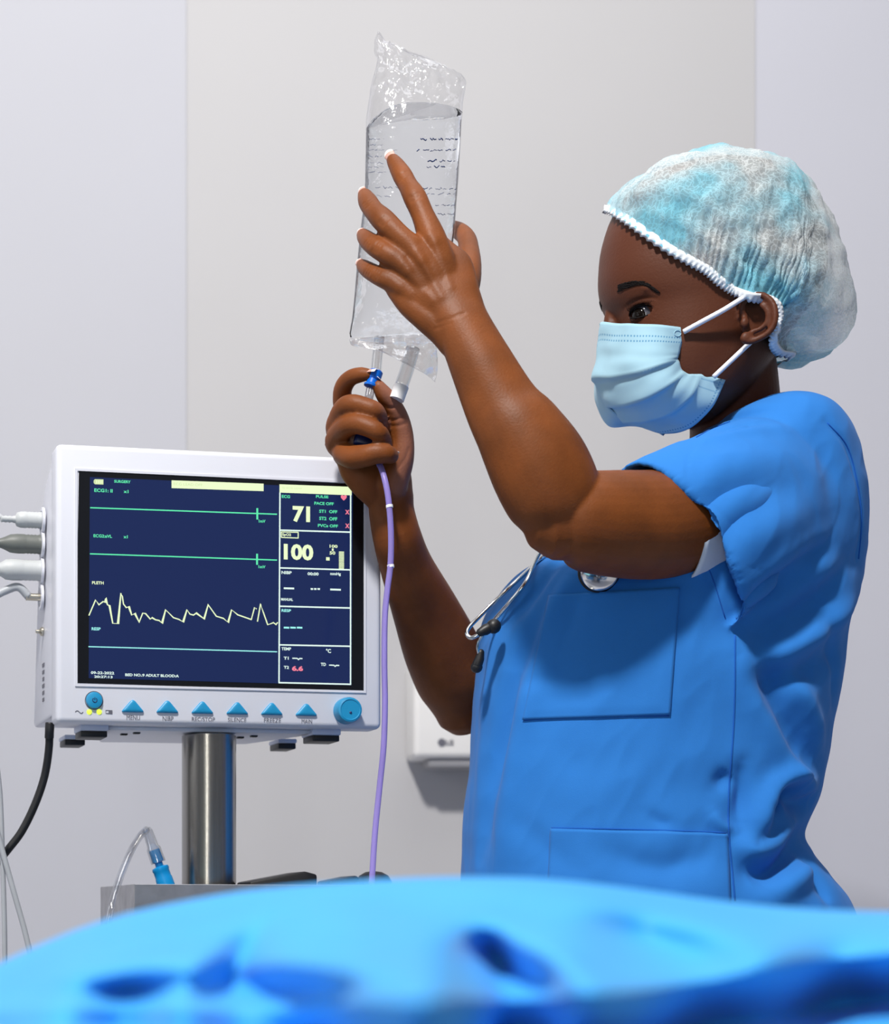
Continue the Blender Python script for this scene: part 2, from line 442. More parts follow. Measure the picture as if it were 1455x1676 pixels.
def line(key, pts, wpx, wl=WL):
    mb = layer(key); q = [Vector((*fuv(*p), 0)) for p in pts]; h = wpx / 2 * 1.74 / F
    L = []; Rr = []
    for i, p in enumerate(q):
        d1 = (q[min(i + 1, len(q) - 1)] - q[max(i - 1, 0)]).normalized(); n = Vector((-d1.y, d1.x, 0))
        if 0 < i < len(q) - 1:
            a = (q[i] - q[i - 1]).normalized(); n2 = Vector((-a.y, a.x, 0)); k = 1 / max(0.5, n.dot(n2))
        else: k = 1
        L.append(p + n * h * k); Rr.append(p - n * h * k)
    vs = [MP(p.x, p.y, wl) for p in L + Rr]; N = len(q)
    mb.add(vs, [(i, i + 1, N + i + 1, N + i) for i in range(N - 1)])
def crop5(x, y): return (120 + x / 4.28, 760 + y / 4.28)

poly('lettering_dim', [(155, 784.5), (169, 785), (169, 793.5), (155, 793), (153, 790.5), (153, 787)])
for k in range(4): poly('lettering_yellow', [(157 + 2.9 * k, 786.5), (158.6 + 2.9 * k, 786.5), (158.6 + 2.9 * k, 791.8), (157 + 2.9 * k, 791.7)], WL - 1e-4)
text('lettering_green', 'SURGERY', 186.6, 785.7, 213.5, 791.5, .03)
text('lettering_green', 'ECG1: II', 154, 799.7, 184, 806.7, .03); text('lettering_green', 'x1', 202, 802, 210, 807.5, .03)
poly('lettering_yellow', [(280.5, 786.5), (431, 792), (431, 804.2), (280.5, 799.2)])
text('lettering_dim', 'ECG LEAD OFF', 284, 790, 331, 796.5, .0, WL - 1e-4)
line('trace_green', [(147.3, 831.3), (453, 842)], 2.0); line('trace_green', [(420.7, 832), (420.7, 850.6)], 3.2); text('lettering_green', '1mV', 423, 850.6, 434, 856, .03)
text('lettering_green', 'ECG2:aVL', 152.7, 874.5, 183, 880.8, .03); text('lettering_green', 'x1', 201.8, 876.2, 208.8, 881.5, .03)
line('trace_green', [(146.9, 906.7), (453, 917)], 2.0); line('trace_green', [(420.3, 906.7), (420.3, 924.7)], 3.2); text('lettering_green', '1mV', 422.6, 925.4, 434, 930.6, .03)
text('lettering_yellow', 'PLETH', 150.4, 951.4, 169.5, 956.9, .03)
WF = [(108, 1060), (155, 950), (178, 985), (208, 962), (222, 968), (226, 938), (238, 985), (252, 990), (275, 1115), (312, 1117), (332, 903), (342, 925), (350, 980), (370, 1005), (388, 998), (408, 1057), (430, 1045), (460, 1105), (485, 1043), (505, 1047), (538, 1085), (550, 1075), (575, 1090), (600, 1095), (620, 1115), (645, 1020), (700, 1075), (740, 1088), (768, 1105), (795, 1018), (815, 1050), (840, 1057), (860, 1043), (915, 1083), (943, 985), (1000, 1065), (1050, 1080), (1083, 1108), (1107, 1020), (1150, 1055), (1245, 1088), (1268, 1003), (1282, 1015)]
line('trace_yellow', [crop5(*p) for p in WF], 2.0)
line('trace_yellow', [crop5(*p) for p in [(1288, 1103), (1310, 977), (1330, 1040), (1360, 1125), (1400, 1110), (1418, 1123), (1430, 1108)]], 2.0)
text('lettering_cyan', 'RESP', 149.7, 1026.8, 164.4, 1032.2, .03)
line('trace_cyan', [(144.5, 1058.6), (453, 1067)], 1.7)
text('lettering_white', '09-22-2022', 148.5, 1098.8, 186.6, 1104.3, .03); text('lettering_white', '20:27:13', 153.9, 1105.6, 184, 1110.4, .03)
text('lettering_white', 'BED NO.:9 ADULT BLOOD:A', 204.6, 1102.3, 292.4, 1109, .03)
poly('lettering_yellow', [(457, 793), (575, 797.2), (575, 811), (457, 806.5)])
text('lettering_dim', '02 ECG LOW', 461, 797, 494, 801.5, .0, WL - 1e-4)
for pts in ([(457.8, 806), (456.2, 1118)], [(573.4, 810), (573.2, 1121)], [(458, 868), (573, 871.3)], [(457.5, 929.8), (573, 933)], [(457, 992.5), (573, 995.4)], [(456.5, 1055.7), (573, 1058)], [(455.4, 1117.5), (574, 1120.2)]):
    line('panel_border', pts, 2.3)
text('lettering_green', 'ECG', 460.7, 810.3, 474.2, 815.8, .03); text('lettering_green', 'PULSE', 516.6, 810.6, 537, 816, .03)
hp = [(0, -.35)] + [(x, y) for x, y in [(.18, -.5), (.36, -.5), (.5, -.3), (.45, -.02), (.25, .25), (0, .5), (-.25, .25), (-.45, -.02), (-.5, -.3), (-.36, -.5), (-.18, -.5)]]
poly('lettering_red', [(562.2 + x * 10, 815.2 + y * 9) for x, y in hp])
for s, r in (('PACE OFF', (514, 821.4, 545.6, 827.6)), ('ST1  OFF', (522, 834.4, 551.5, 840.8)), ('ST2  OFF', (522, 845.9, 551.5, 852.6)), ('PVCs OFF', (519.8, 857.8, 552.6, 864))):
    text('lettering_green', s, *r, .03)
for y in (834.8, 857.3): text('lettering_red', 'X', 564.4, y, 571.6, y + 7.6, .05)
text('reading', '71', 478.5, 828.3, 507, 855.7, .045)
for pts in ([(459.5, 870.8), (488, 871.6)], [(459.5, 879.8), (488, 881)], [(460, 870.5), (460, 880)], [(487.6, 871.2), (487.6, 881.2)]): line('lettering_yellow', pts, 1.6)
text('lettering_yellow', 'SpO2', 461.5, 872.8, 476, 879, .03)
text('reading', '100', 464, 890, 512.3, 918, .04)
text('lettering_yellow', '100', 539, 891.7, 552, 897.2, .03); text('lettering_yellow', 'I', 542.6, 898, 545.6, 902, .0); text('lettering_yellow', '50', 539, 902.4, 548.3, 908.2, .03)
poly('lettering_yellow', [(533.3, 912.3), (539, 912.5), (539, 917.8), (533.3, 917.6)])
for k in range(13): y = 903 + k * 2.25; poly('lettering_yellow', [(554.2, y), (562.6, y + .2), (562.6, y + 1.75), (554.2, y + 1.55)])
text('lettering_white', 'NIBP', 460.3, 934.7, 477, 940.2, .03); text('lettering_white', '00:00', 503, 936.8, 521, 942.4, .03); text('lettering_white', 'mmHg', 540, 936.8, 557.4, 943.4, .03)
line('lettering_white', [(464, 963), (481, 963.5)], 2.8); line('lettering_white', [(540, 965), (557.4, 965.6)], 2.8)
for k in range(3): line('lettering_white', [(508 + 5.6 * k, 964.2), (512 + 5.6 * k, 964.4)], 2.8)
text('lettering_white', 'MANUAL', 459.6, 978.8, 479, 983.9, .03)
text('lettering_cyan', 'RESP', 460.3, 997, 476, 1002.2, .03)
for k in range(3): line('lettering_cyan', [(464 + 10.7 * k, 1027.4), (473 + 10.7 * k, 1027.7)], 2.8)
text('lettering_white', 'TEMP', 460.3, 1059.5, 476, 1064.8, .03); text('lettering_white', '°C', 533, 1062, 541.3, 1069, .03)
text('lettering_white', 'T1', 464, 1075, 472, 1080, .03); text('lettering_white', 'T2', 464, 1090, 472.5, 1095, .03); text('lettering_red', '6.6', 477.4, 1090, 495.6, 1098.7, .05); text('lettering_white', 'TD', 524.6, 1085, 533, 1090.2, .03)
line('lettering_white', [(478, 1077.6), (486, 1077.8), (488, 1079.8), (490, 1078), (494.6, 1078.2)], 1.8); line('lettering_white', [(538, 1088.8), (546, 1089), (548, 1091), (550, 1089.2), (554.7, 1089.4)], 1.8)
LM = {'lettering_green': G_GREEN, 'trace_green': G_GREEN, 'lettering_yellow': G_YEL, 'trace_yellow': G_YEL, 'lettering_cyan': G_CYAN, 'trace_cyan': G_CYAN, 'lettering_white': G_WHITE, 'panel_border': G_WHITE, 'lettering_red': G_RED, 'lettering_dim': G_DIM, 'reading': G_YEL}
LN = {'trace': 'trace', 'panel_border': 'divider', 'reading': 'reading'}
SPECIAL = {}
for k, mb in TXT.items():
    key = k.split('|')[0]
    obj('trace' if key.startswith('trace') else LN.get(key, 'lettering'), mb, LM[key], scr, False)
TXT = {}; KEEP[0] = False
# controls
Q = Matrix((MR, MU, -MNIN)).transposed()             # local z = out of the face
def face_frame(px, py, w_=0.0):
    m = Q.to_4x4(); m.translation = MP(*fuv(px, py), w_); return m
k_ = 1.74 / F
pb = obj('power_button', MB().lathe([(13.6 * k_, -.002), (13.6 * k_, .0018), (12.6 * k_, .0032), (9 * k_, .0038), (.2 * k_, .0040)], face_frame(153.8, 1146.4), 36), BLUEBTN, mon, 0.7)
mb = MB(); rr = 3.6 * k_
ff = face_frame(153.8, 1146.4)
mb.tube([ff @ Vector((rr * math.sin(a), rr * math.cos(a), .0041)) for a in np.linspace(.6, 5.68, 18)], 0.6 * k_, 6)
mb.tube([ff @ Vector((0, .3 * k_, .0041)), ff @ Vector((0, 4.6 * k_, .0041))], 0.6 * k_, 6)
obj('power_symbol', mb, NAVY, pb)
ringm = MB().lathe([(15.2 * k_, -.001), (15.2 * k_, .0005), (14.2 * k_, .0006), (13.7 * k_, -.001)], face_frame(153.8, 1146.4), 36); obj('button_rim', ringm, PRINT, pb)
for x in (145.9, 162.1): obj('indicator_light', MB().ball(MP(*fuv(x, 1165.2), 0), (4.6 * k_, .0012, 4.6 * k_)), LED, mon)
def tri_button(cx, cy):
    w2, h = 20 * k_, 23 * k_
    pts = [(-w2, -h / 2), (w2, -h / 2), (0, h / 2)]; out = []
    for i in range(3):                               # rounded corners
        p = Vector(pts[i]); a = Vector(pts[i - 1]); c = Vector(pts[(i + 1) % 3]); r = (5.0 if i < 2 else 7.5) * k_
        for t in np.linspace(0, 1, 7):
            A = p + (a - p).normalized() * r; C = p + (c - p).normalized() * r
            out.append(A * (1 - t) ** 2 + p * 2 * t * (1 - t) + C * t ** 2)
    ff = face_frame(cx, cy); rings = []
    for s, z in ((1, -.001), (1, .0010), (.96, .0019), (.86, .0025), (.5, .0028), (.02, .0029)):
        rings.append([ff @ Vector((p.x * s, p.y * s - (1 - s) * h * .12, z)) for p in out])
    return MB().loft(rings)
LBL = []
for (cx, cy), s, r in zip([(217, 1154.5), (273.7, 1155.5), (330.9, 1156.8), (388, 1158), (444.5, 1159), (501, 1160.5)], ['MENU', 'NIBP', 'REC/STOP', 'SILENCE', 'FREEZE', 'MAIN'],
        [(207, 1170.5, 228.8, 1178.7), (266, 1172.4, 283.7, 1180), (313.8, 1173.5, 351.7, 1181), (372.8, 1174.6, 403, 1182), (432, 1175.3, 459.7, 1183), (493.5, 1177, 510.5, 1184)]):
    obj('button', tri_button(cx, cy), BLUEBTN, mon, 0.7)
    TXT = {}; text('p', s, *r, .0, -0.0004); obj('button_lettering', TXT['p'], PRINT, mon, False)
TXT = {}
line('p', [(123 + 13 * t, 1165.4 - 2.2 * math.sin(t * 6.28)) for t in np.linspace(0, 1, 12)], 1.2, -.0004)
obj('symbol_print', TXT['p'], PRINT, mon, False); TXT = {}
line('p', [(173, 1162.6), (183.5, 1163), (183.5, 1168), (173, 1167.6), (173, 1162.6)], 1.0, -.0004)
poly('p', [(177.5, 1163), (183, 1163), (183, 1167.6), (177.5, 1167.6)], -.0004)
obj('symbol_print', TXT['p'], PRINT, mon, False); TXT = {}
kb = MB(); ff = face_frame(566, 1164, 0); n = 96; rings = []
for r, z, g in ((22, -.001, 0), (22, .004, 1), (21.5, .011, 1), (20, .0135, 0), (17, .0142, 0), (16, .0136, 0), (.3, .0136, 0)):
    rings.append([ff @ Vector(((r - (.55 if g and k % 2 else 0)) * k_ * math.cos(2 * math.pi * k / n), (r - (.55 if g and k % 2 else 0)) * k_ * math.sin(2 * math.pi * k / n), z)) for k in range(n)])
kn = obj('dial', kb.loft(rings), BLUEBTN, mon, 0.6)
obj('dial_mark', MB().ball(ff @ Vector((.5 * k_, -5 * k_, .0138)), (2.2 * k_, .0005, 2.2 * k_)), NAVY, kn)
# underside: feet, plate
def foot(pxa, pxb, wd, hh=0.0065):
    ua, _ = fuv(pxa, 1190); ub, _ = fuv(pxb, 1190); uc = (ua + ub) / 2
    f = obj('foot', MB().box(MM(uc, MH + hh / 2 - .001, wd + .018), (ub - ua, .036, hh), .0015, 2), PLASTIC2, mon, 0.6)
    obj('foot_pad', MB().box(MM(uc, MH + hh + .0018, wd + .018), ((ub - ua) * .93, .032, .006), .001, 2), BLACK, f, 0.6)
foot(135, 182, .012); foot(517, 565, .012); foot(140, 178, .118, .0045); foot(512, 545, .118, .0045)
pl = MB(); ua, _ = fuv(200, 1190); ub, _ = fuv(495, 1192)
HY = Matrix((MR, MU, MNIN)).transposed().to_4x4(); HY.translation = MP(0, MH + .0040, 0)
pl.prism([(ua - .012, .02), (ub + .016, .02), (ub + .012, .045), (ub - .02, .135), (ua + .005, .14), (ua - .008, .06)], HY, .0042, .0012, 2)
obj('mounting_plate', pl, PLASTIC, mon, 0.6)
for x, d in ((220, .05), (236, .035), (420, .06), (436, .045)):
    u, _ = fuv(x, 1200); obj('plate_slot', MB().box(MM(u, MH + .0045, d), (.0065, .006, .0022), .0004, 1), BLACK, mon, False)
# side sockets and print
for v, wd in ((.0575, .072), (.0805, .075), (.1055, .078), (.131, .081)):
    m = Matrix((MNIN, MU, -MR)).transposed().to_4x4(); m.translation = MP(-.0005, v, wd)
    obj('socket', MB().lathe([(.0125, 0), (.0125, .0025), (.0095, .0028), (.0088, .001), (.001, .001)], m, 28), PLASTIC, mon, 0.6)
# mains plug marks, warning symbols on the side
def side_mark(v, wd, dv, dw):
    obj('side_print', MB().box(MM(.0013, v, wd), (.0008, dw, dv), 0, 1), PRINT, mon, False)
for i in range(6): side_mark(.197 + i * .0068, .085, .0035, .012 - .0014 * (i % 3))
m = Matrix((MNIN, MU, -MR)).transposed().to_4x4(); m.translation = MP(.0008, .164, .085)
obj('ground_terminal', MB().lathe([(.0045, 0), (.0045, .002), (.002, .004), (.0018, .007), (.0002, .0075)], m, 14), BRASS, mon, 0.6)

# ------------------------------------------------------------------ leads plugged into the side of the monitor
def lead(name, label, v, wd, body, mat, cord_px, cordmat, r0, off=0.002):
    """body: list of (distance out of the side, radius m)"""
    t = thing(name, label, 'cable', MP(-off, v, wd), 'leads plugged into the side of the monitor')
    m = Matrix((MNIN, MU, -MR)).transposed().to_4x4(); m.translation = MP(-off, v, wd)
    obj('plug', MB().lathe([(.0005, 0)] + [(r, z) for z, r in body] + [(.0005, body[-1][0])], m, 28), mat, t, 0.9)
    end = m @ Vector((0, 0, body[-1][0] - .003))
    pts = [tuple(end)] + [tuple(P(*c)) for c in cord_px]
    q = cr(pts, 6); obj('cord', MB().tube([Vector(p) for p in q], r0, 10), cordmat, t)
    return t, m
k7 = 1.795 / F
def ribs(z0, z1, r, n=4, d=.0005):
    out = []; st = (z1 - z0) / (2 * n)
    for i in range(2 * n + 1): out.append((z0 + i * st, r - (d if i % 2 else 0)))
    return out
lead('monitor_lead', 'pale grey plug with thin ribbed neck, topmost lead in the monitor side', .0575, .072,
     [(0, .0080)] + ribs(.003, .016, .0080) + [(.021, .0078), (.025, .0066), (.0265, .0036)] + ribs(.028, .040, .0034, 3, .0006) + [(.041, .0022)], GREYPLUG,
     [(-14, 836, 1.790), (-30, 850, 1.780), (-48, 905, 1.735), (-75, 1040, 1.700)], GREYCORD, .0021)
lead('monitor_lead', 'dark olive grey plug, second lead down the monitor side', .0805, .075,
     [(0, .0096)] + ribs(.003, .017, .0094) + [(.024, .0095), (.031, .0088), (.037, .006), (.042, .0042), (.046, .0036)], DARKPLUG,
     [(-22, 880, 1.790), (-56, 925, 1.790), (-110, 1040, 1.785)], GREYCORD, .0034)
lead('monitor_lead', 'thick pale grey plug, third lead down the monitor side', .1055, .078,
     [(0, .0104)] + ribs(.003, .019, .0102) + [(.028, .0104), (.035, .0098), (.040, .0068), (.046, .0046), (.05, .004)], GREYPLUG,
     [(-22, 925, 1.790), (-55, 965, 1.825), (-105, 1080, 1.870)], GREYCORD, .0036)
lead('monitor_lead', 'grey hose on a metal coupling, lowest lead in the monitor side', .131, .081,
     [(0, .0036)] + ribs(.001, .0145, .0038, 5, .0004) + [(.0148, .0034)], BRASS,
     [(30, 961, 1.795), (8, 967, 1.795), (-15, 978, 1.790), (-90, 1010, 1.760), (-190, 1060, 1.76)], GREYCORD, .0041)
# mains lead hanging from the underside
pc = thing('power_cable', 'black power cable curving down from under the monitor', 'cable', P(80, 1192, 1.760))
obj('cord', pxtube(MB(), [(81, 1186, 1.770), (80, 1225, 1.775), (73, 1270, 1.780), (58, 1315, 1.780), (36, 1360, 1.780), (12, 1392, 1.780), (-25, 1440, 1.780), (-60, 1520, 1.780), (-80, 1660, 1.780)], 6.6, 14), BLACK, pc)
obj('strain_relief', pxtube(MB(), [(81.560, 1183, 1.770), (81, 1196, 1.770), (80.5, 1208, 1.772)], 7.6, 14), BLACK, pc)
for lab, spec, r in (('thin grey cord hanging at the left edge, nearly straight', [(-8, 1230, 1.760), (0, 1300, 1.760), (4, 1400, 1.760), (7, 1500, 1.760), (8, 1580, 1.760), (8, 1720, 1.760)], 4.2),
                     ('grey cord slanting right behind the blue drape at the left', [(-30, 1240, 1.750), (-12, 1330, 1.750), (6, 1400, 1.750), (24, 1465, 1.750), (42, 1530, 1.750), (56, 1600, 1.750), (64, 1720, 1.750)], 4.6)):
    o = obj('sensor_cord', pxtube(MB(), spec, r, 10), GREYCORD); tag(o, lab, 'cable')

# ------------------------------------------------------------------ stand: pole, tray, base
PC = P(342, 1300, 1.785); zt = MP(0, MH + .0042).z
st = thing('monitor_stand', 'brushed steel pole stand with open metal tray carrying the monitor', 'stand', (PC.x, PC.y, 0))
rp_ = R(44.5, 1.785)
T = Matrix.Translation((PC.x, PC.y, 0))
obj('pole', MB().lathe([(rp_, .10), (rp_, zt - .002), (rp_ * .9, zt - .001), (.001, zt - .001)][0:] , T, 64), STEEL, st, 0.6)
TL = P(220, 1447, 1.68); TW, TD, THH = .285, .166, .060
def TM(u, d, z):
    m = Matrix((MR, MNIN, MU)).transposed().to_4x4(); m.translation = TL + MR * u + MNIN * d + MU * z; return m
tb = MB(); th = .0022
for (u, d, z, s) in ((TW / 2, th / 2, -THH / 2, (TW, th, THH)), (TW / 2, TD - th / 2, -THH / 2, (TW, th, THH)), (th / 2, TD / 2, -THH / 2, (th, TD - 2 * th, THH)), (TW - th / 2, TD / 2, -THH / 2, (th, TD - 2 * th, THH)), (TW / 2, TD / 2, -THH + th / 2, (TW - 2 * th, TD - 2 * th, th))):
    tb.box(TM(u, d, z), s, .0004, 1)
obj('tray', tb, TRAYM, st, False)
obj('base', MB().lathe([(.05, .12), (.05, .105), (.22, .085), (.24, .07), (.24, .06), (.001, .06)][::-1], T, 40), STEEL, st, 0.6)
for k in range(4):
    a = k * math.pi / 2 + .5; c = Vector((PC.x + .2 * math.cos(a), PC.y + .2 * math.sin(a), .03))
    m = Matrix.Rotation(a, 4, 'Z') @ Matrix.Rotation(math.pi / 2, 4, 'X'); m.translation = c
    obj('caster', MB().lathe([(.001, -.012), (.026, -.012), (.03, -.008), (.03, .008), (.026, .012), (.001, .012)], m, 24), BLACK, st, 0.6)
TZ = TL.z - THH + th + .0006
# things in the tray
o = obj('device', MB().prism([(0, 0), (.066, 0), (.066, .0675), (.054, .0705), (0, .0605)], Matrix(((*MR, 0), (*MNIN, 0), (*MU, 0), (0, 0, 0, 1))).transposed() if False else TM(.118, .03, TZ - TL.z), .05, .002, 2), BLACK, None, 0.6)
tag(o, 'black wedge-topped case in the tray just right of the pole', 'case')
o = obj('device', MB().prism([(0, 0), (.03, 0), (.03, .0650), (.026, .0668), (0, .0615)], TM(.196, .03, TZ - TL.z), .04, .002, 2), BLACK, None, 0.6)
tag(o, 'small black slanted case in the tray beside the larger wedge', 'case')
mm = TM(.247, .05, TZ - TL.z)
o = obj('bottle', MB().lathe([(.001, 0), (.0185, 0), (.0185, .052), (.0175, .061), (.014, .067), (.008, .0705), (.001, .0715)], mm, 32), BLACK, None, 0.8)
tag(o, 'round-topped black bottle in the tray near the purple tubing', 'bottle')
# clear tube with blue connector leaning in the tray
ct = thing('suction_tube', 'clear bent tube with a light blue connector standing in the tray', 'tube', P(270, 1470, 1.760))
CY = 1.760
q = [(150, 1600, 1.675), (172, 1530, 1.672), (183, 1480, 1.675), (195, 1440, 1.700), (212, 1398, 1.725), (228, 1370, 1.750), (240, 1358, CY)]
for dx in (-3.2, 3.2):
    pass
obj('tube', pxtube(MB(), q, 6.2, 14), CLEARTUBE, ct)
obj('tube_lining', pxtube(MB(), q, 3.0, 12), CLEARTUBE, ct)
DV = (P(282, 1480, CY) - P(241, 1360, CY)).normalized()
m = DV.to_track_quat('Z', 'Y').to_matrix().to_4x4(); m.translation = P(240.5, 1357, CY)
k6 = CY / F
CONNCLEAR = film_mat('connector_clear', (0.75, 0.78, 0.82, 1), 0.30, 0.7, 0.15, 0.0)
obj('clear_sleeve', MB().lathe([(.5 * k6, -2 * k6), (6 * k6, -2 * k6), (8.5 * k6, 4 * k6), (9.5 * k6, 30 * k6), (12 * k6, 34 * k6), (12.5 * k6, 58 * k6), (8 * k6, 58 * k6)], m, 28), CONNCLEAR, ct, 0.7)
obj('connector', MB().lathe([(.5 * k6, 36 * k6), (9 * k6, 36 * k6), (9.5 * k6, 56 * k6), (6.5 * k6, 58 * k6), (6.5 * k6, 64 * k6), (13.5 * k6, 66 * k6), (14.2 * k6, 70 * k6), (13.2 * k6, 73 * k6), (13.2 * k6, 83 * k6), (14 * k6, 85 * k6), (14.5 * k6, 112 * k6), (15 * k6, 150 * k6), (.5 * k6, 150 * k6)], m, 28), CONNBLUE, ct, 0.7)

# ------------------------------------------------------------------ white wall appliance far behind
ay = WY - .075
c0 = P(678, 1240, ay); c1 = P(1060, 1085, ay)
ac = thing('wall_appliance', 'white box on the far wall with a dark round logo, partly behind the elbow', 'appliance', ((c0.x + c1.x) / 2, ay, c0.z))
M0 = Matrix.Translation(((c0.x + c1.x) / 2, ay + .0375, (c0.z + c1.z) / 2))
ACP = pm('appliance_plastic', (0.76, 0.75, 0.74), 0.5, 0, 0.01)
obj('casing', MB().box(M0, (c1.x - c0.x, .073, c1.z - c0.z), .008, 4), ACP, ac, 0.6)
M1 = Matrix.Translation(((c0.x + c1.x) / 2 + .006, ay + .035, c0.z - .004))
obj('outlet_vent', MB().box(M1, (c1.x - c0.x - .03, .05, .016), .004, 2), pm('vent_grey', (0.30, 0.30, 0.32), 0.6), ac, 0.6)
lg = MB(); cc = P(723, 1215, ay)
mlg = Matrix(((1, 0, 0), (0, 0, -1), (0, 1, 0))).to_4x4(); mlg.translation = cc
lg.lathe([(.001, .0006), (.0052, .0006), (.0052, -.001), (.001, -.001)], mlg, 24)
vs, fs = glyphs('LG', .03); a = P(730, 1219.5, ay); c = P(742, 1211, ay)
lg.add([(a.x + (c.x - a.x) * x, ay - .0006, a.z + (c.z - a.z) * y) for x, y in vs], fs)
obj('logo', lg, PRINT, ac, False)
# ------------------------------------------------------------------ foreground: draped patient table
def sil(px):                                         # crest of the drape
    xs = [-900, -400, -150, 0, 60, 200, 400, 600, 750, 900, 1050, 1200, 1350, 1455, 1700, 2300]
    ys = [1700, 1690, 1640, 1578, 1545, 1494, 1456, 1440, 1434, 1437, 1456, 1478, 1490, 1492, 1500, 1540]
    return float(np.interp(px, xs, ys))
def sil_s(px): return sum(sil(px + d) * w_ for d, w_ in ((-70, .15), (-35, .2), (0, .3), (35, .2), (70, .15)))
def gauss(x, y, cx, cy, sx, sy, rot=0):
    c, s = math.cos(rot), math.sin(rot); dx, dy = x - cx, y - cy
    a = (dx * c + dy * s) / sx; b_ = (-dx * s + dy * c) / sy
    return math.exp(-a * a - b_ * b_)
def dark(px, py):
    v = 0.10
    v += 1.0 * gauss(px, py, 215, 1604, 105, 22, -.12) + 1.05 * gauss(px, py, 485, 1600, 125, 27, .05) + .75 * gauss(px, py, 365, 1570, 85, 13, -.85)
    v += .95 * gauss(px, py, 855, 1572, 110, 27, .42) + .62 * gauss(px, py, 1090, 1525, 150, 34, .25) + .55 * gauss(px, py, 800, 1530, 40, 22, .5) + .35 * gauss(px, py, 1330, 1560, 120, 22, -.3)
    lo = np.interp(px, [0, 400, 700, 970, 1220, 1455, 1700], [1655, 1648, 1636, 1632, 1596, 1556, 1520]); hi = lo + np.interp(px, [0, 700, 1100, 1455], [26, 60, 75, 80])
    v += np.interp(px, [0, 350, 650, 1455], [.55, .65, .85, 1.0]) / (1 + math.exp(-(py - lo) / 5)) / (1 + math.exp((py - hi) / 6))
    v += .25 * noise.noise(Vector((px / 160, py / 40, 1.3)))
    return min(1, max(0, v))
YB = 0.86                                            # distance of the crest
cols = np.concatenate([np.linspace(-3000, -260, 30), np.linspace(-240, 1700, 160), np.linspace(1730, 5000, 30)]); rows = 90
grid = []
for px in cols:
    c = sil_s(px); col = []
    back = []
    for d_, dz in ((.15, -.10), (.12, -.045), (.08, -.014), (.04, -.003)):
        p0 = P(px, c, YB); back.append(Vector((p0.x * (YB + d_) / YB, YB + d_, p0.z + dz)))
    col += back
    Y = YB; n_ = rows; span = 1730 - c
    for i in range(n_):
        py = c + span * i / (n_ - 1); col.append(P(px, py, Y))
        slope = (0.30 / 240) * (1.75 - 2.5 * dark(px, py)) + 0.0016 * math.exp(-i / 3.0)
        Y -= slope * span / (n_ - 1); Y = max(Y, .40)
    last = col[-1]
    for dz, dy in ((.05, .004), (.15, .002), (.3, .0), (.55, -.004), (.8, -.004)):
        col.append(Vector((last.x, last.y - dy + .006 * math.sin(px / 55.0) * dz * 3, max(.03, last.z - dz))))
    grid.append(col)
mb = MB()
# keep the sheet level from row to row
G = np.array([[tuple(p) for p in c] for c in grid])
for _ in range(3):
    G[1:-1, 4:4 + rows, 1] = .5 * G[1:-1, 4:4 + rows, 1] + .25 * (G[:-2, 4:4 + rows, 1] + G[2:, 4:4 + rows, 1])
nr = G.shape[1]
mb.loft([[Vector(p) for p in c] for c in G], False, 0, False)
dm = mb.mesh('surgical_drape')
dr = obj('surgical_drape', dm, DRAPE); so = dr.modifiers.new('thickness', 'SOLIDIFY'); so.thickness = .0015; so.offset = -1
tag(dr, 'blue surgical drape spread over the patient table in the foreground', 'drape')
# table below the drape
tbl = thing('operating_table', 'operating table hidden below the blue drape', 'table', (.17, .80, 0))
STM = TRAYM
obj('table_top', MB().box(Matrix.Translation((.17, .80, .70)), (1.15, .36, .06), .02, 3), BLACK, tbl, 0.6)
obj('column', MB().box(Matrix.Translation((.17, .80, .385)), (.25, .22, .57), .02, 3), STM, tbl, 0.6)
obj('base', MB().box(Matrix.Translation((.17, .80, .05)), (.7, .34, .10), .02, 3), STM, tbl, 0.6)
obj('arm_board', MB().box(Matrix.Translation((-.22, 1.12, .868)), (.40, .12, .03), .008, 2), BLACK, tbl, 0.6)
obj('arm_board_bracket', MB().box(Matrix.Translation((-.20, 1.03, .72)), (.05, .20, .04), .006, 2).box(Matrix.Translation((-.20, 1.12, .795)), (.05, .04, .118), .006, 2), STM, tbl, 0.6)
# pale mint cloth at the left edge, folded on the arm board
mb = MB(); rings = []
for i, x in enumerate(np.linspace(-.40, -.034, 26)):
    t = i / 25; tp = .945 - .0025 * math.sin(t * 9) - .062 * max(0, (t - .80) / .20) ** 2.2
    if i in (0, 25): tp = .8845
    hh = max(.001, tp - .884); rings.append([Vector((x, 1.12 + .048 * math.copysign(abs(math.cos(a)) ** .6, math.cos(a)), .884 + hh / 2 + hh / 2 * math.copysign(abs(math.sin(a)) ** .7, math.sin(a)) + .003 * noise.noise(Vector((x * 30, math.cos(a) * 2, math.sin(a)))) * (math.sin(a) > 0))) for a in np.linspace(0, 2 * math.pi, 33)[:-1]])
mc = obj('folded_towel', mb.loft(rings), MINT)
tag(mc, 'pale mint green cloth peeking in at the left edge behind the drape', 'cloth')
# ------------------------------------------------------------------ the person
person = thing('person', 'person in blue scrubs, hair net and face mask reaching up to a drip bag', 'person', (0.55, 1.82, 0))

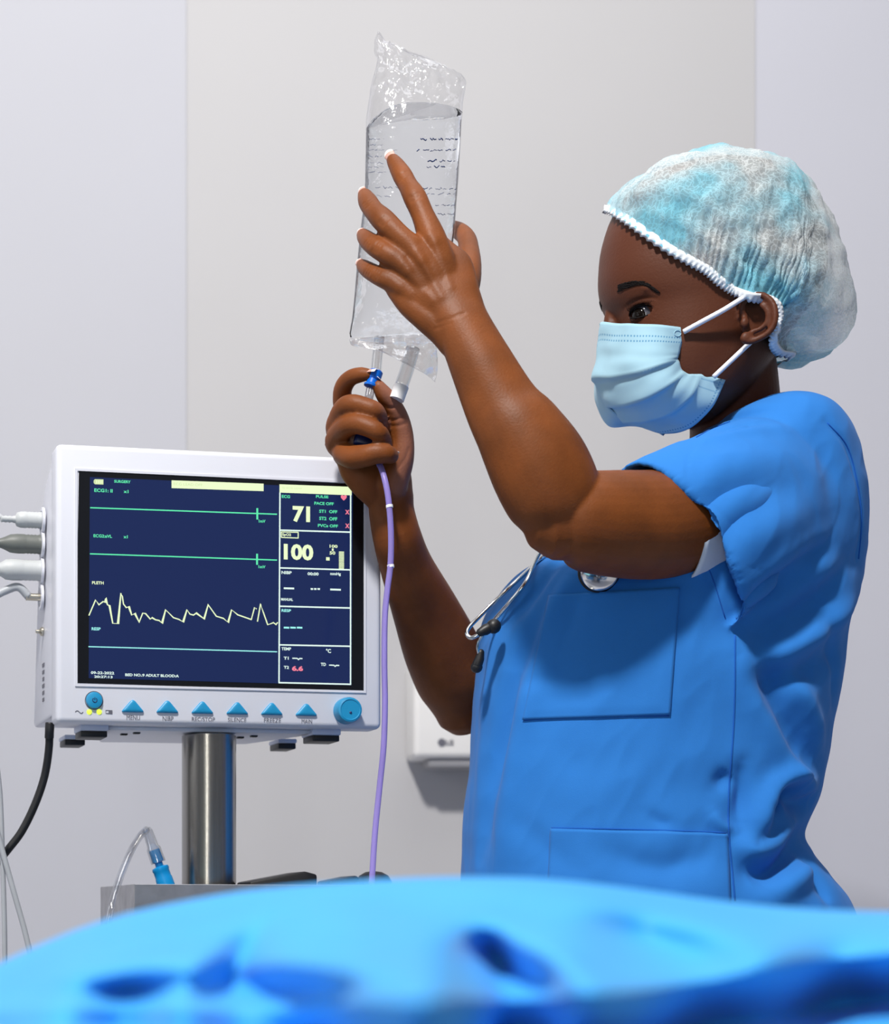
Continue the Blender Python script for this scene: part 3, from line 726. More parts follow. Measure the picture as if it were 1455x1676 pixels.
# head frame: fwd = where the face points, lat = towards her left ear (the camera side)
YAW = math.radians(6); HY_ = 1.76
HC = P(1165, 480, HY_)
HF = Vector((-math.cos(YAW), -math.sin(YAW), 0)); HL = Vector((math.sin(YAW), -math.cos(YAW), 0))
def pxof(p): return PX + F * p.x / p.y, PY - F * (p.z - CZ) / p.y
def head_ring(py, pf, pb, b, n=96, ex=2.15):
    z = P(0, py, HY_).z; mid = P((pf + pb) / 2, py, HY_); a = (P(pb, py, HY_).x - P(pf, py, HY_).x) / 2
    c = Vector((mid.x, HY_, z))
    for _ in range(6):
        ring = []
        for k in range(n):
            t = 2 * math.pi * k / n; ct, st_ = math.cos(t), math.sin(t)
            g = lambda q: math.copysign(abs(q) ** (2 / ex), q)
            ring.append(c + HF * a * g(ct) + HL * b * g(st_))
        xs = [pxof(p)[0] for p in ring]; l, r = min(xs), max(xs)
        k_ = HY_ / F
        a += ((pb - pf) - (r - l)) / 2 * k_; c.x += ((pf + pb) / 2 - (l + r) / 2) * k_
    return ring
HEADR = [(272, 1160, 1230, .020), (280, 1100, 1275, .036), (305, 1038, 1312, .056), (350, 1002, 1333, .069), (400, 984, 1342, .0765), (440, 979, 1343, .0775), (472, 979, 1338, .0765), (500, 986, 1328, .0745),
         (525, 1000, 1312, .072), (560, 1006, 1288, .069), (600, 1010, 1262, .0645), (640, 1020, 1232, .057), (668, 1042, 1200, .049), (690, 1072, 1168, .036)]
def mirror(p):
    d = (p - HC).dot(HL); return p - HL * (2 * d)

body = MB()
body.loft([head_ring(*r) for r in cr(HEADR, 3)])
# nose bridge, nose, brow ridges, cheek bones, lips, chin
limb(body, [(1006, 492, 1.764, 9), (1001, 510, 1.764, 10), (1000, 535, 1.762, 13), (1000, 560, 1.762, 15), (1003, 583, 1.762, 17)], 1.0)
for s in (0, 1):
    q = [P(*v) for v in ((1003, 474, 1.748), (1027, 467, 1.727), (1060, 472, 1.709))]
    if s: q = [mirror(p) for p in q]
    body.tube([Vector(p) for p in cr([tuple(p) for p in q], 4)], [.0052] * 9, 12, 1.0, (0, 0, 1), True)
body.ball(P(1017, 628, 1.764), (.012, .022, .010)); body.ball(P(1040, 668, 1.764), (.016, .02, .013))
# eye bulges
ES = P(1050, 512, 1.7215); EN = (HF * .72 + HL * .69).normalized()
EC = ES - EN * .0098
EYES = [EC, mirror(EC)]
for c in EYES: body.ball(c, .0142)
# ears
def ear(mb, fn):
    k = 1.68 / F
    def tb(spec, r): 
        q = cr([s for s in spec], 5); mb.tube([fn(P(a[0], a[1], a[2])) for a in q], r * k, 10, 1.0, (0, 1, 0), True)
    mb.ball(fn(P(1236, 520, 1.689)), (.0165, .0035, .0225), M=Matrix.Rotation(.12, 3, 'Z'))
    tb([(1219, 520, 1.684), (1214, 505, 1.682), (1219, 491, 1.680), (1233, 483, 1.677), (1250, 484, 1.674), (1263, 494, 1.671), (1269, 511, 1.669), (1267, 530, 1.670), (1257, 545, 1.673), (1242, 554, 1.677), (1227, 559, 1.680), (1216, 556, 1.683)], 5.6)
    tb([(1247, 499, 1.676), (1256, 511, 1.674), (1255, 527, 1.675), (1245, 538, 1.678), (1231, 543, 1.681)], 4.8)
    mb.ball(fn(P(1219, 528, 1.681)), (.0042, .0035, .0055)); mb.ball(fn(P(1222, 553, 1.681)), (.0062, .004, .006))
ear(body, lambda p: p); ear(body, mirror)
# neck and trunk
limb(body, [(1190, 560, 1.765, 72, .9), (1200, 620, 1.772, 70, .9), (1204, 680, 1.785, 73, .9), (1210, 730, 1.80, 82, .9)], .9)
limb(body, [(1215, 740, 1.80, 60, 1.0), (1200, 800, 1.80, 110, .8), (1165, 900, 1.81, 165, .58), (1110, 1040, 1.81, 205, .60), (1070, 1200, 1.81, 215, .60), (1050, 1400, 1.81, 200, .60), (1060, 1500, 1.81, 190, .55)], .7, 4, 28)
# near (left) arm
limb(body, [(1310, 800, 1.745, 70), (1250, 818, 1.705, 84), (1180, 838, 1.67, 89), (1080, 858, 1.635, 89), (1000, 857, 1.612, 86), (945, 852, 1.60, 78), (915, 855, 1.598, 60)], .92)
limb(body, [(922, 858, 1.598, 60), (908, 818, 1.595, 77), (882, 763, 1.592, 80), (850, 708, 1.592, 71), (822, 666, 1.596, 60.5), (787, 595, 1.600, 51, .88), (758, 533, 1.604, 44.5, .76), (746, 505, 1.608, 46, .64), (732, 482, 1.612, 55, .50), (712, 452, 1.619, 65, .37), (694, 428, 1.626, 58, .31)], .9)
limb(body, [(650, 472, 1.626, 19), (672, 497, 1.620, 22), (700, 519, 1.614, 25), (728, 540, 1.609, 28), (745, 560, 1.606, 28)], .85)
LH = {
 'index': [(738, 470, 1.612, 22), (722, 428, 1.613, 23), (706, 387, 1.617, 22.5), (692, 352, 1.622, 18.6), (679, 323, 1.629, 18.8), (668, 304, 1.640, 16.0), (659, 288, 1.648, 16.2), (649, 271, 1.658, 13.5), (643, 262, 1.663, 11)],
 'middle': [(725, 480, 1.611, 20), (705, 446, 1.611, 22), (684, 416, 1.614, 22), (655, 387, 1.617, 18), (628, 361, 1.626, 19), (612, 345, 1.640, 16.4), (603, 332, 1.655, 16), (598, 322, 1.668, 13), (596, 318, 1.674, 10.5)],
 'ring': [(710, 488, 1.613, 20), (687, 458, 1.614, 21), (662, 434, 1.617, 20), (637, 418, 1.620, 17.5), (617, 405, 1.630, 17), (604, 395, 1.646, 15.6), (597, 388, 1.662, 13), (594, 384, 1.672, 10.5)],
 'little': [(705, 505, 1.615, 20), (675, 484, 1.618, 20), (648, 464, 1.623, 18), (631, 457, 1.626, 16), (615, 449, 1.635, 15), (603, 442, 1.649, 13.8), (595, 436, 1.663, 11.5), (592, 433, 1.669, 9.5)],
 'thumb': [(748, 500, 1.615, 26), (760, 465, 1.632, 26), (766, 435, 1.652, 22), (767, 410, 1.675, 17.5), (764, 391, 1.700, 15.5), (753, 379, 1.722, 14.5), (739, 372, 1.738, 12)]}
for k, s in LH.items(): limb(body, s, .95, 6, 18)
# far (right) arm
limb(body, [(1130, 870, 1.94, 62), (1010, 950, 1.94, 68), (905, 1030, 1.92, 72), (815, 1105, 1.89, 68), (765, 1150, 1.875, 52)], .9)
limb(body, [(757, 1158, 1.875, 47), (745, 1115, 1.86, 62), (722, 1062, 1.838, 62), (696, 1000, 1.81, 54), (666, 930, 1.774, 43.5), (650, 880, 1.752, 39.5), (641, 838, 1.748, 37), (640, 812, 1.745, 36.5)], .9)
limb(body, [(640, 815, 1.746, 36.5, .85), (632, 778, 1.742, 41, .72), (616, 745, 1.740, 52, .46), (603, 715, 1.741, 50, .38), (592, 692, 1.744, 40, .36)], .5)
RH = {
 'index': [(592, 725, 1.742, 20), (566, 676, 1.742, 17.5), (560, 648, 1.735, 15.8), (564, 630, 1.725, 15), (575, 618, 1.715, 13.6), (590, 613.5, 1.707, 12.6), (602, 613, 1.702, 10)],
 'middle': [(592, 738, 1.741, 19), (553, 708, 1.738, 18.5), (556, 684, 1.724, 18.5), (566, 666, 1.708, 17.8), (580, 662, 1.700, 16.5), (600, 667, 1.695, 15.4), (613, 672, 1.693, 15), (621, 682, 1.698, 13.3), (626, 695, 1.706, 10.8), (628, 703, 1.712, 8.5)],
 'ring': [(592, 754, 1.739, 19), (551, 728, 1.736, 18.5), (557, 709, 1.721, 18.5), (570, 697, 1.705, 18), (584, 694, 1.697, 16.8), (602, 699, 1.691, 16), (618, 707, 1.689, 15.4), (627, 717, 1.695, 13.2), (632, 729, 1.703, 11), (633, 737, 1.710, 9)],
 'little': [(605, 780, 1.737, 24), (563, 742, 1.730, 20), (578, 748, 1.711, 20), (598, 746, 1.699, 18.5), (616, 742, 1.694, 17.5), (632, 743, 1.693, 16), (640, 746, 1.696, 13.5)],
 'thumb': [(642, 795, 1.730, 25), (655, 752, 1.722, 22.5), (657, 715, 1.718, 20), (651, 685, 1.713, 18), (640, 662, 1.707, 16), (628, 645, 1.702, 14), (620, 633, 1.700, 11)]}
for k, s in RH.items(): limb(body, s, .95, 6, 18)
limb(body, [(572, 742, 1.735, 24), (584, 768, 1.736, 28), (604, 790, 1.738, 30), (622, 812, 1.744, 26)], .8)
VOX = 0.0016
bme = remesh(body, VOX, 4, 0.5)
# --- sculpt the face and hands
c = vco(bme)
pxy = np.stack([PX + F * c[:, 0] / c[:, 1], PY - F * (c[:, 2] - CZ) / c[:, 1]], 1)
nrm = vno(bme)
for ci, side in ((0, 1), (1, -1)):                   # open the lids over the eyeball
    ec = np.array(EYES[ci]); rel = c - ec
    en = np.array((HF * .72 + HL * .69 * side).normalized()); eu = np.array((0, 0, 1.0)); er = np.cross(eu, en) * side
    a = rel @ er; b_ = rel @ eu; d_ = rel @ en
    k = 1.725 / F * 1.16
    # almond: a = outward positive; slight droop of the upper lid
    top = 8.2 * k * np.sqrt(np.clip(1 - (a / (19 * k)) ** 2, 0, 1)); bot = -8.5 * k * np.sqrt(np.clip(1 - (a / (19 * k)) ** 2, 0, 1))
    m = (d_ > 0) & (np.linalg.norm(rel, axis=1) < .022) & (np.abs(a) < 19 * k) & (b_ - .0006 < top) & (b_ - .0006 > bot)
    c[m] -= en * .0046
    # crease over the lid
    cr_ = np.exp(-((b_ - (16 * k - (a / (30 * k)) ** 2 * 5 * k)) / (2.6 * k)) ** 2) * np.exp(-(a / (26 * k)) ** 4) * (d_ > -.004) * (np.linalg.norm(rel, axis=1) < .03)
    c -= en * (cr_ * .0014)[:, None]
setco(bme, c)
# palm tint
palm = np.zeros(len(c), np.float32)
def around(pts, r): 
    return np.exp(-(seg_dist(c, [tuple(P(*p)) for p in pts]) / r) ** 4)
fac_r = np.clip((nrm @ np.array((.75, -.6, -.1))), 0, 1)
palm = np.maximum(palm, .85 * around([(650, 790, 1.715), (662, 740, 1.705), (655, 690, 1.70), (630, 645, 1.695)], .016) * np.clip(fac_r * 1.6 - .2, 0, 1))
palm = np.maximum(palm, .6 * around([(741, 374, 1.74), (750, 378, 1.725)], .010))
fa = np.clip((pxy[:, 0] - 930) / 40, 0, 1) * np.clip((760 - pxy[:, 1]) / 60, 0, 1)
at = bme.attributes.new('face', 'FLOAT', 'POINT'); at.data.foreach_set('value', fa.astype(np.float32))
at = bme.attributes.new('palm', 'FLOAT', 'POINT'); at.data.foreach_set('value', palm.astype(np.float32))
bvb = tree(bme)
sk = []                                              # knuckles, joint creases, tendons
for f, (i, j) in (('index', (4, 6)), ('middle', (4, 6)), ('ring', (4, 5)), ('little', (4, 5))):
    for q in (i, j):
        x, y = LH[f][q][:2]
        dx, dy = LH[f][q][0] - LH[f][q - 1][0], LH[f][q][1] - LH[f][q - 1][1]; L = math.hypot(dx, dy); nx, ny = -dy / L, dx / L
        for o_ in (-4, 0, 4): sk.append(([(x - nx * 8 + dx / L * o_, y - ny * 8 + dy / L * o_), (x + nx * 8 + dx / L * o_, y + ny * 8 + dy / L * o_)], .0011, -.0007))
for x, y in ((706, 388), (684, 418), (662, 436), (648, 466)): sk.append(([(x - 3, y - 2), (x + 3, y + 3)], .006, .0016))
for a, b_ in (((712, 400), (738, 470)), ((692, 430), (722, 486)), ((670, 446), (708, 492))): sk.append(([a, b_], .0035, .0009))
for a, b_ in (((690, 398), (712, 452)), ((668, 424), (694, 470))): sk.append(([a, b_], .0045, -.0012))
sk += [([(716, 528), (740, 520), (760, 512)], .0012, -.0006), ([(712, 538), (738, 528)], .0012, -.0005)]
sk += [([(627, 663), (640, 668), (652, 664)], .0014, -.0010), ([(630, 690), (645, 688), (660, 682)], .0013, -.0008), ([(628, 697), (650, 697), (664, 693)], .0013, -.0007), ([(652, 766), (664, 750), (669, 735)], .0016, -.0006)]
strokes(bme, bvb, sk)
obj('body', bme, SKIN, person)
bvb = tree(bme)

# eyes
GZ = (HF * .84 + HL * .44 + Vector((0, 0, -.26))).normalized()
GZf = (HF * .93 + HL * .1 + Vector((0, 0, -.25))).normalized()
for cc, g in zip(EYES, (GZ, GZf)):
    ey = obj('eyeball', MB().ball(cc, .0130, 28, 18), EYEW, person)
    q = g.to_track_quat('Z', 'Y').to_matrix().to_4x4(); q.translation = cc
    obj('iris', MB().lathe([(.0078, .0105), (.0074, .0113), (.0055, .0126), (.0027, .0133), (.0003, .0136)], q, 28), EYED, ey)
def hairs(name, rows, mat, r=.00035):
    mb = MB()
    for p0, p1, p2 in rows: mb.tube([p0, p1, p2], [r, r * .8, r * .2], 5)
    return obj(name, mb, mat, person)
def onface(px, py, off):
    h, n = hit(bvb, px, py, off); return h
rows = []
def brow_curve(t): a = cr([(1010, 473), (1022, 468), (1038, 464), (1054, 465), (1075, 478)], 8); i = t * (len(a) - 1); k = int(min(i, len(a) - 2)); return a[k] + (a[k + 1] - a[k]) * (i - k)
for i in range(200):
    t = random.random(); p = brow_curve(t); wd = 5.6 * (1 - .72 * t); yy = p[1] + random.uniform(-wd, wd)
    L = 9 * (1 - .3 * t); h0 = onface(p[0], yy, .0002); h1 = onface(p[0] + L * .5, yy - 2.2 + 2 * t, .0009); h2 = onface(p[0] + L, yy - 2 + 4 * t, .0004)
    if h0 and h1 and h2: rows.append((h0, h1, h2))
hairs('eyebrow', rows, HAIR, .0004)
mir = [(mirror(a), mirror(b_), mirror(c_)) for a, b_, c_ in rows]
hairs('eyebrow', mir, HAIR, .0004)
# lids' dark lash line and lashes
def lashes(cc, side):
    en = (HF * .72 + HL * .69 * side).normalized(); eu = Vector((0, 0, 1)); er = eu.cross(en) * side; k = 1.725 / F * 1.14
    def pt(a, top, r=.0149):
        b_ = (8.6 if top else -9) * k * math.sqrt(max(0, 1 - (a / 20) ** 2)) + .0006; a2 = a * k
        return cc + (er * a2 + eu * b_ + en * math.sqrt(max(1e-8, r * r - a2 * a2 - b_ * b_)))
    mb = MB()
    up = [pt(a, True) for a in np.linspace(-20, 20, 15)] + [pt(20, True) + er * .0050 + eu * .0006 - en * .002]
    mb.tube(up, [.0008] + [.0013] * 10 + [.0014, .0014, .0012, .0010, .0004], 8)
    mb.tube([pt(a, False) for a in np.linspace(-18, 20, 15)], [.0007] * 15, 6)
    for a in np.linspace(-17, 20, 26):
        p = pt(a, True); d = (en * .8 + er * (.02 * a + .2) + eu * .15).normalized()
        mb.tube([p, p + d * .0045 + eu * -.0006, p + d * .0085 + eu * .0016], [.00045, .00035, .0001], 5)
    obj('eyelashes', mb, HAIR, person)
lashes(EYES[0], 1); lashes(EYES[1], -1)

# fingernails
def nail(tip, dirv, nor, ln, wd):
    """tip: point of the free edge; dirv: towards the tip; nor: out of the nail"""
    d = Vector(dirv).normalized(); n = Vector(nor); n = (n - d * n.dot(d)).normalized(); s = d.cross(n); vs = []; fs = []; mi = []
    nu, nv = 12, 9
    top = MB(); g = []
    for i in range(nu + 1):
        u = i / nu; w_ = wd * (1 - .25 * (1 - u) ** 2 - .35 * max(0, u - .75) ** 1.5 * 4)
        row = []
        for j in range(nv + 1):
            v = j / nv * 2 - 1; row.append(tip - d * ln * (1 - u) + s * w_ * v + n * (-.45 * wd * v * v - .12 * ln * (u - .4) ** 2))
        g.append(row)
    rows_ = [r + [p - n * .0005 for p in r[::-1]] for r in g]
    top.loft(rows_)
    cnt = len(rows_[0]); k = 0
    for i in range(len(rows_) - 1):
        for j in range(cnt): top.m[k] = 1 if i >= nu * .72 else 0; k += 1
    top.m[-1] = 1
    obj('fingernail', top, [NAIL, NAILTIP], person)
def pv(a, b_): return (P(*b_) - P(*a))
def nail_for(spec, nor, ln, wd, out, ext=.35):
    a, b_ = spec[-3], spec[-1]; d = pv(a[:3], b_[:3]).normalized(); n = Vector(nor); n = (n - d * n.dot(d)).normalized()
    tip = P(*b_[:3]) + d * (R(b_[3], b_[2]) + ln * ext) + n * (R(b_[3], b_[2]) * out)
    nail(tip, d, n, ln, wd)
nail_for(LH['index'], (-.55, -.83, .1), .0145, .0050, .75)
nail_for(LH['middle'], (-.75, -.45, .5), .0120, .0046, .75)
nail_for(LH['ring'], (-.75, -.45, .5), .0120, .0045, .75)
nail_for(LH['little'], (-.70, -.45, .55), .0105, .0040, .75)
nail_for(LH['thumb'], (.3, .6, .7), .0135, .0055, .75)
nail_for(RH['index'], (.05, -.35, .93), .0135, .0046, .75)
nail_for(RH['middle'], (.9, -.45, .1), .0120, .0044, .75)
nail_for(RH['ring'], (.9, -.45, .1), .0120, .0044, .75)
nail_for(RH['little'], (.9, .35, .25), .0090, .0036, .70, 0)
nail_for(RH['thumb'], (.75, .5, .2), .0130, .0050, .75, .2)

# ------------------------------------------------------------------ hair under the net, net
NC = P(1185, 450, HY_)
def radial(tab):
    A = []
    for x, y in tab:
        dx, dy = x - 1185, 450 - y; A.append((math.atan2(dy, dx), math.hypot(dx, dy) * HY_ / F))
    A.sort(); A = [(A[-1][0] - 2 * math.pi, A[-1][1])] + A + [(A[0][0] + 2 * math.pi, A[0][1])]
    ths = [a for a, _ in A]; rs = [r for _, r in A]
    return lambda t: float(np.interp(t, ths, rs))
RN = radial([(988, 380), (991, 343), (1010, 318), (1060, 284), (1095, 270), (1130, 261), (1160, 258), (1190, 258), (1225, 264), (1255, 276), (1282, 295), (1305, 317), (1325, 347), (1343, 380), (1357, 412), (1367, 445), (1376, 475), (1382, 505), (1384, 530), (1378, 556), (1364, 575), (1345, 586), (1325, 589), (1295, 583), (1262, 572), (1185, 560), (1050, 500)])
RHAIR = radial([(1012, 400), (1012, 360), (1030, 326), (1066, 297), (1130, 273), (1190, 270), (1250, 287), (1295, 317), (1322, 360), (1338, 420), (1336, 470), (1315, 510), (1285, 530), (1250, 545), (1185, 540), (1050, 500)])
def shell_pt(d, RF, W):
    lat = d.dot(HL); f = Vector((d.x, d.y, d.z)) - HL * lat
    th = math.atan2(f.z, f.dot(-HF)); ml = f.length
    ex = 2.5
    return ((ml / RF(th)) ** ex + (abs(lat) / W) ** ex) ** (-1 / ex)
edge_px = [(993, 345), (1008, 352), (1030, 366), (1060, 388), (1098, 414), (1130, 432), (1155, 446), (1175, 463), (1198, 478), (1225, 487), (1250, 490), (1268, 500), (1272, 520), (1268, 540), (1262, 560), (1272, 575), (1290, 584)]
near = []
for i, (x, y) in enumerate(edge_px):
    if i == 0: p = P(x, y, HY_ + .004)
    elif i == len(edge_px) - 1: p = P(x, y, HY_)
    else:
        h, n_ = hit(bvb, x, y, .003)
        mn = HY_ - .07
        if h is None: h = P(x, y, 1.70)
        if i >= 10: h = P(x, y, [1.683, 1.684, 1.688, 1.692, 1.70, 1.725][i - 10])
        p = h
    near.append(p)
def farlift(p, k):
    t = min(1, max(0, (k - 5) / 5)); t = t * t * (3 - 2 * t)
    q = p.copy(); q.z = (near[0].z + .004) * (1 - t) + p.z * t
    d = q - HC; lat = d.dot(HL); r = shell_pt((q - NC).normalized(), RHAIR, .0765)
    return NC + (q - NC).normalized() * max(r, .0) if k <= 7 else q
loop_pts = near + [farlift(mirror(p), len(near) - 2 - i) for i, p in enumerate(near[-2:0:-1])]
dense = cr([tuple(p) for p in loop_pts + [loop_pts[0]]], 10)[:-1]
dense = [Vector(p) for p in dense]; ND = len(dense)
APEX = (P(1230, 262, HY_) - NC).normalized()
def net_mesh(RF, W, scale, rows_, puff, edge_off, wr):
    mb = MB(); rings = []
    for j in range(rows_ + 1):
        s = j / rows_; ring = []
        for i, p in enumerate(dense):
            d0 = (p - NC).normalized(); r0 = (p - NC).length + edge_off
            ang = d0.angle(APEX); ax = d0.cross(APEX).normalized()
            d = Matrix.Rotation(ang * (s ** 1.0) * .999, 3, ax) @ d0
            r1 = shell_pt(d, RF, W) * scale
            k = 1 - math.exp(-s / puff) if puff else 1
            r = r0 + (r1 - r0) * k
            if wr:
                r += wr * (.0030 * math.exp(-s / .16) * math.sin(i * 2 * math.pi * 74 / ND + 1.5 * math.sin(i * .3)) * min(1, s * 14)
                           + .0045 * noise.noise(d * 6 + Vector((3, 1, 2))) * min(1, s * 5) + .0012 * noise.noise(d * 17) * min(1, s * 5))
            ring.append(NC + d * r)
        rings.append(ring)
    mb.loft(rings, False); mb.f.append(tuple(range(len(mb.v) - ND, len(mb.v)))); mb.m.append(0)
    return mb
obj('hair', net_mesh(RHAIR, .0795, 1.0, 24, .06, -.004, 0), HAIR, person)
def net_mat():
    m = bpy.data.materials.new('hair_net'); m.use_nodes = True; nt = m.node_tree
    b = nt.nodes['Principled BSDF']; out = nt.nodes['Material Output']
    b.inputs['Roughness'].default_value = .8; b.inputs['Specular IOR Level'].default_value = .2
    b.inputs['Transmission Weight'].default_value = 0
    tc = nt.nodes.new('ShaderNodeTexCoord')
    lo = nt.nodes.new('ShaderNodeTexNoise'); lo.inputs['Scale'].default_value = 12; lo.inputs['Detail'].default_value = 3
    nt.links.new(tc.outputs['Object'], lo.inputs['Vector'])
    rc = nt.nodes.new('ShaderNodeValToRGB'); rc.color_ramp.elements[0].position = .40; rc.color_ramp.elements[1].position = .62
    rc.color_ramp.elements[0].color = (.88, .93, .94, 1); rc.color_ramp.elements[1].color = (.30, .74, .90, 1)
    nt.links.new(lo.outputs['Fac'], rc.inputs[0]); nt.links.new(rc.outputs[0], b.inputs['Base Color'])
    v = nt.nodes.new('ShaderNodeTexVoronoi'); v.feature = 'DISTANCE_TO_EDGE'; v.inputs['Scale'].default_value = 190
    nz = nt.nodes.new('ShaderNodeTexNoise'); nz.inputs['Scale'].default_value = 60; nz.inputs['Detail'].default_value = 5
    nt.links.new(tc.outputs['Object'], nz.inputs['Vector'])
    mixv = nt.nodes.new('ShaderNodeMix'); mixv.data_type = 'VECTOR'; mixv.inputs[0].default_value = .03
    nt.links.new(tc.outputs['Object'], mixv.inputs[4]); nt.links.new(nz.outputs['Color'], mixv.inputs[5]); nt.links.new(mixv.outputs[1], v.inputs['Vector'])
    fr = nt.nodes.new('ShaderNodeMapRange'); fr.inputs[1].default_value = 0; fr.inputs[2].default_value = .16; fr.inputs[3].default_value = 1.0; fr.inputs[4].default_value = 0.0
    nt.links.new(v.outputs['Distance'], fr.inputs[0])
    op = nt.nodes.new('ShaderNodeMapRange'); op.inputs[1].default_value = .3; op.inputs[2].default_value = .7; op.inputs[3].default_value = .46; op.inputs[4].default_value = .84
    nt.links.new(lo.outputs['Fac'], op.inputs[0])
    mm_ = nt.nodes.new('ShaderNodeMath'); mm_.operation = 'MULTIPLY_ADD'; mm_.inputs[1].default_value = .35; mm_.use_clamp = True
    nt.links.new(fr.outputs[0], mm_.inputs[0]); nt.links.new(op.outputs[0], mm_.inputs[2])
    tr = nt.nodes.new('ShaderNodeBsdfTransparent'); tl = nt.nodes.new('ShaderNodeBsdfTranslucent')
    nt.links.new(rc.outputs[0], tl.inputs[0])
    m1 = nt.nodes.new('ShaderNodeMixShader'); m1.inputs[0].default_value = .45
    nt.links.new(b.outputs[0], m1.inputs[1]); nt.links.new(tl.outputs[0], m1.inputs[2])
    m2 = nt.nodes.new('ShaderNodeMixShader'); nt.links.new(mm_.outputs[0], m2.inputs[0])
    nt.links.new(tr.outputs[0], m2.inputs[1]); nt.links.new(m1.outputs[0], m2.inputs[2]); nt.links.new(m2.outputs[0], out.inputs[0])
    return m
NET = net_mat()
nme = net_mesh(RN, .0905, 1.0, 46, .05, .003, 1).mesh('hair_net')
bvn = tree(nme)
strokes(nme, bvn, [([(1040, 318), (1090, 308), (1150, 330), (1205, 372), (1255, 430), (1285, 480)], .0035, .0030), ([(1070, 350), (1130, 372), (1190, 415), (1240, 470)], .003, .0024), ([(1120, 283), (1190, 300), (1250, 350), (1290, 420), (1300, 490)], .0035, .0028),
    ([(1290, 330), (1312, 400), (1310, 470), (1275, 500)], .003, .0026), ([(1030, 340), (1090, 330), (1160, 352)], .0035, -.0022), ([(1110, 345), (1180, 385), (1240, 445)], .004, -.0026), ([(1300, 540), (1330, 560), (1365, 560)], .004, -.0030), ([(1330, 470), (1345, 510), (1335, 545)], .004, .0030), ([(1265, 500), (1300, 520), (1330, 515)], .004, -.003)])
hn = obj('hair_net', nme, NET, person)
# gathered white edge of the net
rf = MB(); rings = []
NR = ND * 4
dr_ = []
for i in range(NR):
    t = i / 4; k = int(t) % ND; p = dense[k].lerp(dense[(k + 1) % ND], t - int(t)); dr_.append(p)
for i, p in enumerate(dr_):
    d0 = (p - NC).normalized(); tn = (dr_[(i + 1) % NR] - dr_[i - 1]).normalized(); up = (APEX - d0 * APEX.dot(d0)).normalized(); up = (up - tn * up.dot(tn)).normalized(); n_ = tn.cross(up); n_ = n_ if n_.dot(d0) > 0 else -n_
    ph = i * 2 * math.pi * 120 / NR + 2 * math.sin(i * .02); a = .0009 * math.sin(ph); b_ = 1 + .30 * math.sin(ph + 1.1)
    rings.append([p + n_ * (.0022 + a) - up * .0030 * b_, p + n_ * (.0030 + a * .8), p + n_ * (.0036 - a * .3) + up * .0030, p + n_ * .0030 + up * .0056, p + n_ * .0022 + up * .003, p + n_ * (.0016 + a * .8)])
rings.append(rings[0]); rf.loft(rings, False)
RUF = cloth_mat('net_elastic', (.80, .84, .88), 900, .3)
obj('elastic_edge', rf, RUF, hn)

# ------------------------------------------------------------------ face mask
YM = 1.765
MROWS = [
 [(1122, 537, 1.700), (1086, 533, 1.696), (1047, 531, 1.704), (1008, 529, 1.732), (982, 528, YM)],
 [(1112, 576, 1.700), (1080, 577, 1.692), (1043, 578, 1.699), (1005, 579, 1.728), (979, 579, YM)],
 [(1110, 590, 1.700), (1086, 599, 1.692), (1048, 612, 1.698), (1008, 620, 1.728), (976, 623, YM)],
 [(1122, 611, 1.701), (1098, 631, 1.694), (1062, 652, 1.704), (1026, 663, 1.735), (1001, 665, YM)],
 [(1150, 613, 1.704), (1132, 650, 1.702), (1100, 674, 1.714), (1058, 687, 1.742), (1025, 689, YM)],
 [(1187, 622, 1.706), (1166, 666, 1.710), (1128, 700, 1.728), (1088, 709, 1.750), (1056, 701, YM)]]
rowsp = [[P(*q) for q in r] for r in MROWS]
rowsp = [r + [mirror(p) + Vector((0, 0, (.016 if j >= 4 else .0) * (k + 1) / 4)) for k, p in enumerate(r[-2::-1])] for j, r in enumerate(rowsp)]
fine_u = [cr([tuple(p) for p in r], 8) for r in rowsp]             # 6 x (8*8+1)
NUm = len(fine_u[0]); sub = 10
colsm = [cr([tuple(fine_u[j][i]) for j in range(6)], sub) for i in range(NUm)]
NVm = len(colsm[0])
gm = np.array(colsm)                                               # (NU, NV, 3)
cen = np.array(P(1100, 610, YM))
nu_ = np.gradient(gm, axis=0); nv_ = np.gradient(gm, axis=1); nn = np.cross(nu_, nv_); nn /= np.linalg.norm(nn, axis=2, keepdims=True) + 1e-12
sgn = np.sign(((gm - cen) * nn).sum(2, keepdims=True)); nn *= sgn
for i in range(NUm):
    uu = abs(i / (NUm - 1) * 2 - 1)                                # 1 at the cheeks
    for j in range(NVm):
        t = j / sub; f = t - int(t); amp = 0
        if 1 <= t < 2: amp = .0052 * f ** 1.5
        elif 2 <= t < 3: amp = .0062 * f ** 1.4 + .0004
        elif 3 <= t < 4: amp = .0050 * f ** 1.4
        if t >= 2 and f < .12 and t < 4.2: amp += .0036 * (1 - f / .12) * .3
        ff = i / (NUm - 1); fd = 1 - min(1, max(0, (ff - .46) / .14)); amp *= (1 - uu ** 4) * fd
        amp += .0020 * noise.noise(Vector(gm[i, j]) * 45) * (1 - uu ** 6) + .0012 * fd * noise.noise(Vector((i * .10, j * .25, 5)))
        gm[i, j] += nn[i, j] * amp
mk = MB()
mk.loft([[Vector(p) for p in cl] for cl in gm], False, 0, False)
mme = mk.mesh('face_mask')
uv = mme.uv_layers.new(name='UVMap')
ids = np.empty(len(mme.loops), np.int32); mme.loops.foreach_get('vertex_index', ids)
U = (ids // NVm) / (NUm - 1); V = (ids % NVm) / (NVm - 1)
uv.data.foreach_set('uv', np.stack([U, V], 1).astype(np.float32).ravel())
MASK = cloth_mat('mask_fabric', (0.34, 0.55, 0.66), 1800, .18, .75, .1)
